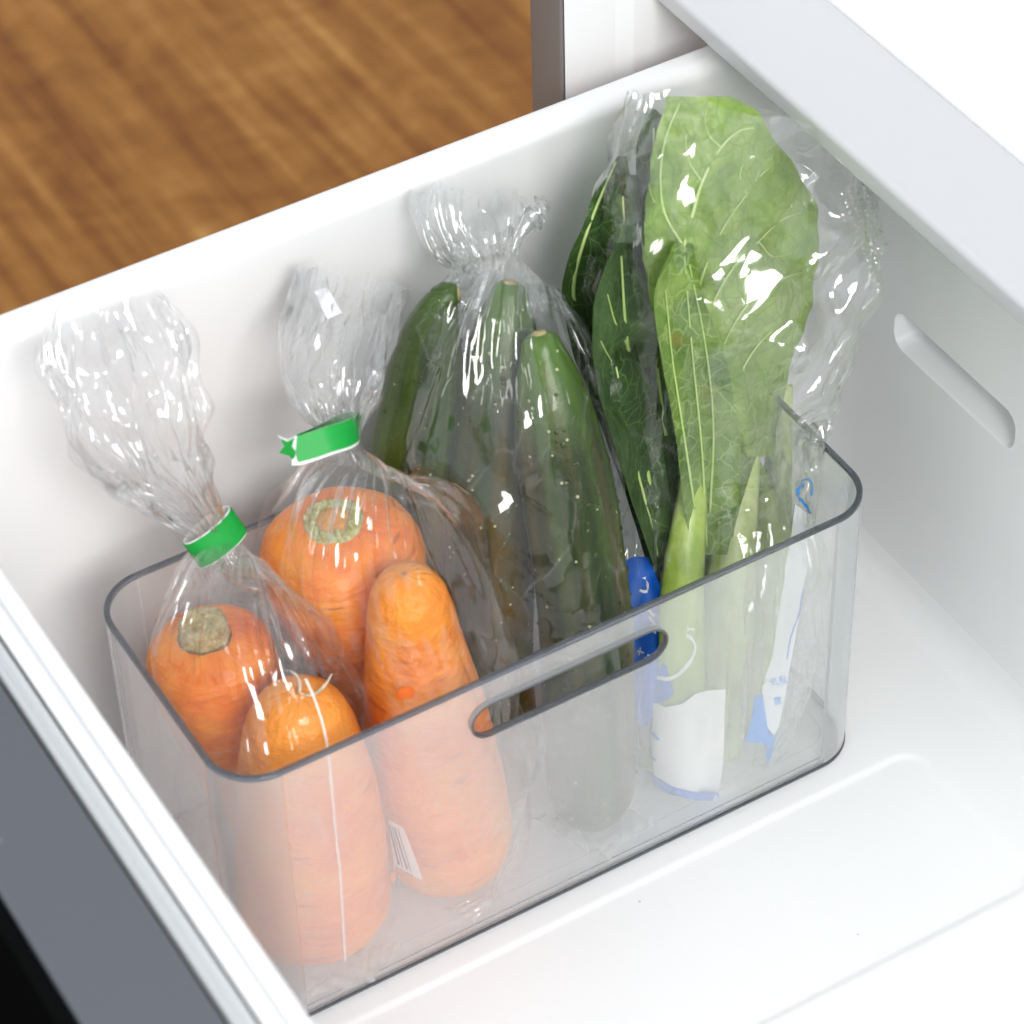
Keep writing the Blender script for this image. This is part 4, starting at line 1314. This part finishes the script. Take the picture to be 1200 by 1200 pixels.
bag4 = Bag('tall printed plastic bag of leafy greens at right, its open top crumpled',
           [((0.236, 0.0285, 0.0046), 0.028, 0.012, HR, 0.10), ((0.2365, 0.0300, 0.016), 0.036, 0.0215, HR, 0.05), ((0.240, 0.037, 0.04), 0.039, 0.027, HR, 0.04),
            ((0.252, 0.052, 0.08), 0.042, 0.030, HR, 0.04),
(P(842, 560, 0.071), 0.044, 0.032, HR, 0.04), (P(845, 450, 0.081), 0.048, 0.034, HR, 0.04),
            (P(850, 350, 0.088), 0.056, 0.034, (RT[0], RT[1], RT[2] - 0.1), 0.04), (P(858, 265, 0.093), 0.062, 0.032, (RT[0], RT[1], -0.25), 0.04),
            (P(875, 190, 0.098), 0.064, 0.026, tt, 0.06), (P(893, 128, 0.104), 0.066, 0.014, tt, 0.14)],
           0.330, 'greens', 34, M_FILM4, pleats=(5, 15), crease=160, crease_amp=0.0012, lam=(0.026, 0.075), crum=(0.26, 0.50, 0.16))

# ================================================================== BAG FITTINGS AND PRINT
def paint(name, col, rough=0.4, coat=0.0):
    t = NT(name)
    n1 = t.noise(t.coord(), 120, 3)
    t.principled(Base_Color=t.mix(n1, col, tuple(c * 0.86 for c in col)), Roughness=rough, Coat_Weight=coat)
    return t.m


def film_print(name, col, alpha):
    """ink on the film: partly opaque colour"""
    t = NT(name)
    d = t.n('ShaderNodeBsdfPrincipled', i_Roughness=0.3); d.inputs['Base Color'].default_value = col + (1,)
    tr = t.n('ShaderNodeBsdfTransparent')
    m = t.n('ShaderNodeMixShader', i_0=alpha); t.l(tr.outputs[0], m.inputs[1]); t.l(d.outputs[0], m.inputs[2])
    t.l(m.outputs[0], t.out.inputs[0])
    return t.m


M_TAPE = paint('tape_green', (0.0, 0.36, 0.045), 0.5, 0.0)
M_TAPEW = paint('tape_backing_white', (0.88, 0.9, 0.88), 0.4)
M_PAPER = paint('sticker_paper', (0.86, 0.86, 0.88), 0.5)
M_INKDARK = paint('sticker_ink', (0.10, 0.10, 0.16), 0.5)
M_BLUE = film_print('print_blue', (0.01, 0.13, 0.62), 0.93)
M_BLUE2 = film_print('print_blue_light', (0.01, 0.16, 0.66), 0.92)
M_CYAN = film_print('print_cyan', (0.01, 0.24, 0.66), 0.95)
M_WHITE = film_print('print_white', (0.9, 0.9, 0.88), 0.92)
M_WHITE2 = film_print('print_white_soft', (0.88, 0.9, 0.92), 0.7)
M_HOLE = paint('vent_hole_orange', (0.80, 0.15, 0.012), 0.45)
M_SEAM = film_print('seam_white', (0.95, 0.95, 0.95), 0.6)


def strip(name, path, width, updir, mat, parent, n=40, thick=0.0004):
    """tape: flat band of real thickness along a path"""
    S = spline(path, n)
    up = np.asarray(updir, float)
    T = np.gradient(S, axis=0); T /= np.linalg.norm(T, axis=1)[:, None]
    U_ = np.broadcast_to(up, S.shape) - (T @ up)[:, None] * T
    U_ /= np.linalg.norm(U_, axis=1)[:, None]
    Nn = np.cross(T, U_)
    V, F = [], []
    for p, u, nn in zip(S, U_, Nn):
        for a_, b_ in ((-1, -1), (1, -1), (1, 1), (-1, 1)):
            V.append(p + u * a_ * width / 2 + nn * b_ * thick / 2)
    for i in range(n - 1):
        for k in range(4):
            l = (k + 1) % 4
            F.append((4 * i + k, 4 * i + l, 4 * i + 4 + l, 4 * i + 4 + k))
    F += [(0, 1, 2, 3), (4 * n - 4, 4 * n - 3, 4 * n - 2, 4 * n - 1)]
    return autosmooth(mesh(name, V, F, mat, parent), 45)


def ring_path(c, ax, e1, a, b, n=26, gap=0.0):
    ax = np.asarray(ax, float); ax /= np.linalg.norm(ax)
    e1 = np.asarray(e1, float); e1 = e1 - (e1 @ ax) * ax; e1 /= np.linalg.norm(e1)
    e2 = np.cross(ax, e1)
    return [np.asarray(c) + a * math.cos(t) * e1 + b * math.sin(t) * e2 for t in np.linspace(gap, 2 * PI - gap + 0.02, n)]


# tape ring on the left bag: short loop, axis along the neck
nk = np.array(P(252, 629, 0.100)); nk_ax = np.array(P(238, 610, 0.104)) - np.array(P(264, 646, 0.097))
tp1 = strip('tape', ring_path(nk, nk_ax, UP * 0.92 + RT * 0.38, 0.0118, 0.0068), 0.0115, nk_ax, M_TAPE, bag1.e, 60)
strip('tape_backing', ring_path(nk, nk_ax, UP * 0.92 + RT * 0.38, 0.0113, 0.0063), 0.0127, nk_ax, M_TAPEW, tp1, 60)
# tape flag on the second bag
up2_ = UP * 0.965 - RT * 0.05
fl_path = [P(346, 527, 0.0895), P(365, 522, 0.0880), P(385, 515, 0.0868), P(405, 509, 0.0880), P(417, 503, 0.0925), P(420, 499, 0.0985), P(415, 497, 0.105), P(398, 502, 0.1085), P(380, 511, 0.1050), P(362, 519, 0.0960), P(350, 524, 0.0915)]
tp2 = strip('tape', fl_path, 0.0100, up2_, M_TAPE, bag2.e, 70)
bk = [np.array(p_) + FW * 0.0016 - UP * 0.0004 for p_ in fl_path[:6]]
bk = [bk[0] - RT * 0.0014] + bk
strip('tape_backing', bk, 0.0112, up2_, M_TAPEW, tp2, 40)
star = [(329, 514), (337, 518), (345, 513), (342, 523), (346, 529), (345, 541), (338, 534), (327, 531), (333, 523)]
fill_holes('tape_end', star, [], lambda v: P(v[0], v[1], 0.0888), M_TAPE, tp2)
star2 = [(325, 510), (337, 515), (348, 510), (347, 528), (349, 541), (344, 544), (339, 526)]
fill_holes('tape_backing', star2, [], lambda v: P(v[0], v[1], 0.0893), M_TAPEW, tp2)

# left bag: seam, vent hole, loose bottom folds
bag1.line('seam', [(357, 795), (366, 815), (378, 850), (388, 920), (396, 1000), (404, 1125)], 3.0, M_SEAM)


def disc(cx, cy_, a, b, ang=0, n=18):
    return [(cx + a * math.cos(t) * math.cos(ang) - b * math.sin(t) * math.sin(ang), cy_ + a * math.cos(t) * math.sin(ang) + b * math.sin(t) * math.cos(ang)) for t in np.linspace(0, 2 * PI, n, endpoint=False)]


bag1.decal('vent_hole', disc(308, 1080, 8, 5.2, 1.1), M_HOLE, 4)
bag1.decal('vent_hole', disc(460, 1027, 4, 7, 0.2), M_HOLE, 4)
bag2.decal('vent_hole', disc(475, 812, 11, 7, -0.15), M_HOLE, 4)
bag2.decal('vent_hole', disc(541, 1003, 8, 6, -0.4), M_HOLE, 4)
# bar-code sticker between the carrots, white price tag on the flared top
bag2.decal('sticker', [(457, 958), (475, 968), (497, 1029), (464, 1016)], M_PAPER, 6, 0.0012)
for k, (x0, x1, w_) in enumerate(((459, 470, 2.4), (462, 474, 1.2), (465, 479, 2.0), (469, 483, 1.0))):
    bag2.line('barcode', [(x0, 964 + k * 1.5), (x1, 1010 + k * 2.5)], w_, M_INKDARK, 0.0016, 8)
for k in range(5):
    bag2.line('digit', [(467 + k * 4, 1013 + k * 2.0), (469 + k * 4, 1016 + k * 2.0)], 1.6, M_INKDARK, 0.0016, 3)
bag2.decal('sticker', [(370, 343), (384, 338), (399, 368), (384, 375)], M_PAPER, 6, 0.0008)


def fold_sheet(bag, tris, Z, seed, lift=0.004):
    """stiff corner of the sealed film end lying on the bin floor"""
    rs = np.random.default_rng(seed)
    for t in tris:
        pts = []
        n = 14
        A_, B_, C_ = [np.array(q, float) for q in t]
        V, F, idx = [], [], {}
        for i in range(n + 1):
            for j in range(n + 1 - i):
                q = A_ + (B_ - A_) * i / n + (C_ - A_) * j / n
                w_ = at(q[0], q[1], Z=Z)
                hgt = lift * (abs(((i * 0.9 + j * 0.5) * 0.35 + 0.3 * rs.uniform()) % 1 - 0.5)) + lift * 1.2 * i * (n - i) / n / n
                idx[(i, j)] = len(V); V.append(w_ + np.array([0, 0, hgt]))
        for i in range(n):
            for j in range(n - i):
                F.append((idx[(i, j)], idx[(i + 1, j)], idx[(i, j + 1)]))
                if i + j < n - 1: F.append((idx[(i + 1, j)], idx[(i + 1, j + 1)], idx[(i, j + 1)]))
        mesh('bottom_fold', V, F, M_FOLD, bag.e)


M_FOLD = thin_film('bag_film_fold', 0.14, 0.34, 0.07, (0.98, 0.98, 0.98), facet=[(90, 0.5)])
fold_sheet(bag1, [((362, 1170), (414, 1117), (440, 1150)), ((414, 1117), (470, 1108), (440, 1150)), ((300, 1110), (360, 1165), (420, 1120))], 0.0048, 1)
fold_sheet(bag2, [((520, 1066), (556, 1082), (588, 1046)), ((560, 1075), (610, 985), (585, 1050)), ((575, 1045), (618, 940), (600, 1000))], 0.0048, 2)
fold_sheet(bag3, [((618, 958), (690, 1002), (668, 960)), ((668, 968), (715, 1010), (740, 965)), ((700, 1006), (770, 968), (735, 950))], 0.0048, 3)

# printed greens bag
bag4.decal('print', [(728, 662), (742, 652), (760, 653), (776, 690), (776, 760), (772, 800), (762, 846), (752, 852), (742, 835), (732, 760), (726, 700)], M_BLUE, 6)
bag4.decal('print', [(762, 768), (780, 772), (790, 812), (782, 820), (768, 824), (762, 820)], M_BLUE2, 6, 0.0008)
bag4.decal('print', [(768, 822), (780, 828), (800, 824), (815, 812), (830, 808), (850, 807), (847, 880), (843, 929), (815, 927), (790, 921), (768, 908), (764, 860)], M_WHITE, 7, 0.0007)
bag4.decal('print', [(764, 906), (788, 920), (815, 927), (843, 929), (842, 939), (815, 938), (790, 932), (768, 919)], M_BLUE2, 6, 0.0009)
bag4.line('print', [(772, 793), (782, 795), (795, 790), (806, 778), (814, 764), (814, 752), (803, 744), (800, 748)], 4.2, M_WHITE, 0.0010)
bag4.line('print', [(803, 746), (808, 736), (814, 737)], 2.6, M_WHITE, 0.0010, 14)
bag4.line('print', [(801, 745), (806, 734), (805, 730)], 2.6, M_WHITE, 0.0010, 14)
bag4.line('print', [(754, 676), (760, 684), (757, 692), (750, 690)], 3.0, M_WHITE, 0.0010, 16)
for k in range(3):
    bag4.line('print', [(760 + 2 * k, 712 + k * 10), (768 + k, 722 + k * 10)], 3.0, M_WHITE, 0.0010, 8)
for cx_, cy_ in ((752, 763), (761, 771)):
    bag4.line('print', [(cx_ - 4, cy_), (cx_ + 4, cy_ + 2)], 2.2, M_WHITE, 0.0011, 5); bag4.line('print', [(cx_ + 1, cy_ - 4), (cx_ - 1, cy_ + 5)], 2.2, M_WHITE, 0.0011, 5)
bag4.line('print', [(767, 858), (773, 866)], 3.5, M_CYAN, 0.0012, 6)
bag4.line('print', [(763, 876), (766, 886), (770, 889)], 2.6, M_CYAN, 0.0012, 8)
# white strip and text at the right edge
bag4.decal('print', [(931, 590), (944, 600), (946, 660), (940, 690), (932, 740), (922, 800), (912, 850), (906, 860), (898, 850), (892, 805), (904, 770), (915, 700), (924, 640)], M_WHITE2, 7, 0.0006)
bag4.decal('print', [(884, 815), (892, 812), (898, 850), (902, 862), (908, 858), (904, 880), (900, 894), (896, 870), (872, 868), (878, 845)], M_CYAN, 6, 0.0008)
bag4.line('print', [(940, 566), (934, 572), (935, 582), (942, 590), (948, 600)], 3.4, M_CYAN, 0.0010, 18)
bag4.line('print', [(938, 562), (945, 560), (951, 568), (950, 580)], 1.8, M_CYAN, 0.0010, 14)
bag4.line('print', [(940, 690), (934, 720), (926, 745), (922, 772)], 1.6, M_BLUE2, 0.0010, 18)


def text_on(bag, txt, x, y, size, ang, mat):
    cu = bpy.data.curves.new('print_text', 'FONT'); cu.body = txt; cu.size = 1.0
    to = bpy.data.objects.new('print_text', cu); COL.objects.link(to)
    bpy.context.view_layer.update()
    me = bpy.data.meshes.new_from_object(to.evaluated_get(bpy.context.evaluated_depsgraph_get()))
    V = [v.co.copy() for v in me.vertices]; F = [tuple(p.vertices) for p in me.polygons]
    bpy.data.objects.remove(to)
    if not V: return
    W_ = []
    prev = None
    for v in V:
        qx = x + size * (v.x * math.cos(ang) + v.y * math.sin(ang)); qy = y + size * (v.x * math.sin(ang) - v.y * math.cos(ang))
        h = bag.hit(qx, qy, 0.0012)
        if h is None: h = at(qx, qy, Y=float(prev[1]) if prev is not None else 0.05)
        prev = h; W_.append(h)
    mesh('print_text', W_, F, mat, bag.e, smooth=False)


text_on(bag4, '気候', 901, 803, 11, -0.2, M_CYAN)
text_on(bag4, '露', 905, 824, 10, -0.2, M_CYAN)

# embossed dots along the torn-off edge of the greens bag
M_DOT = thin_film('bag_film_dots', 0.3, 0.35, 0.05, (0.98, 0.98, 0.98))
V, F = [], []
rs = np.random.default_rng(5)
for i in range(17):
    for j in range(4):
        t_ = i / 16
        cx_ = 988 + 42 * t_ + j * 8 + rs.normal(0, 0.8); cy_ = 228 + 112 * t_ - j * 4 + rs.normal(0, 0.8)
        c0 = bag4.hit(cx_, cy_, 0.0004)
        if c0 is None: continue
        q0 = len(V); V.append(bag4.hit(cx_, cy_, 0.0012))
        for k in range(7):
            a_ = 2 * PI * k / 7
            h = bag4.hit(cx_ + 2.4 * math.cos(a_), cy_ + 2.8 * math.sin(a_), 0.0003)
            V.append(h if h is not None else c0)
        for k in range(7): F.append((q0, q0 + 1 + k, q0 + 1 + (k + 1) % 7))
if V: tag(mesh('embossed_dots', V, F, M_DOT, bag4.e), kind='stuff')
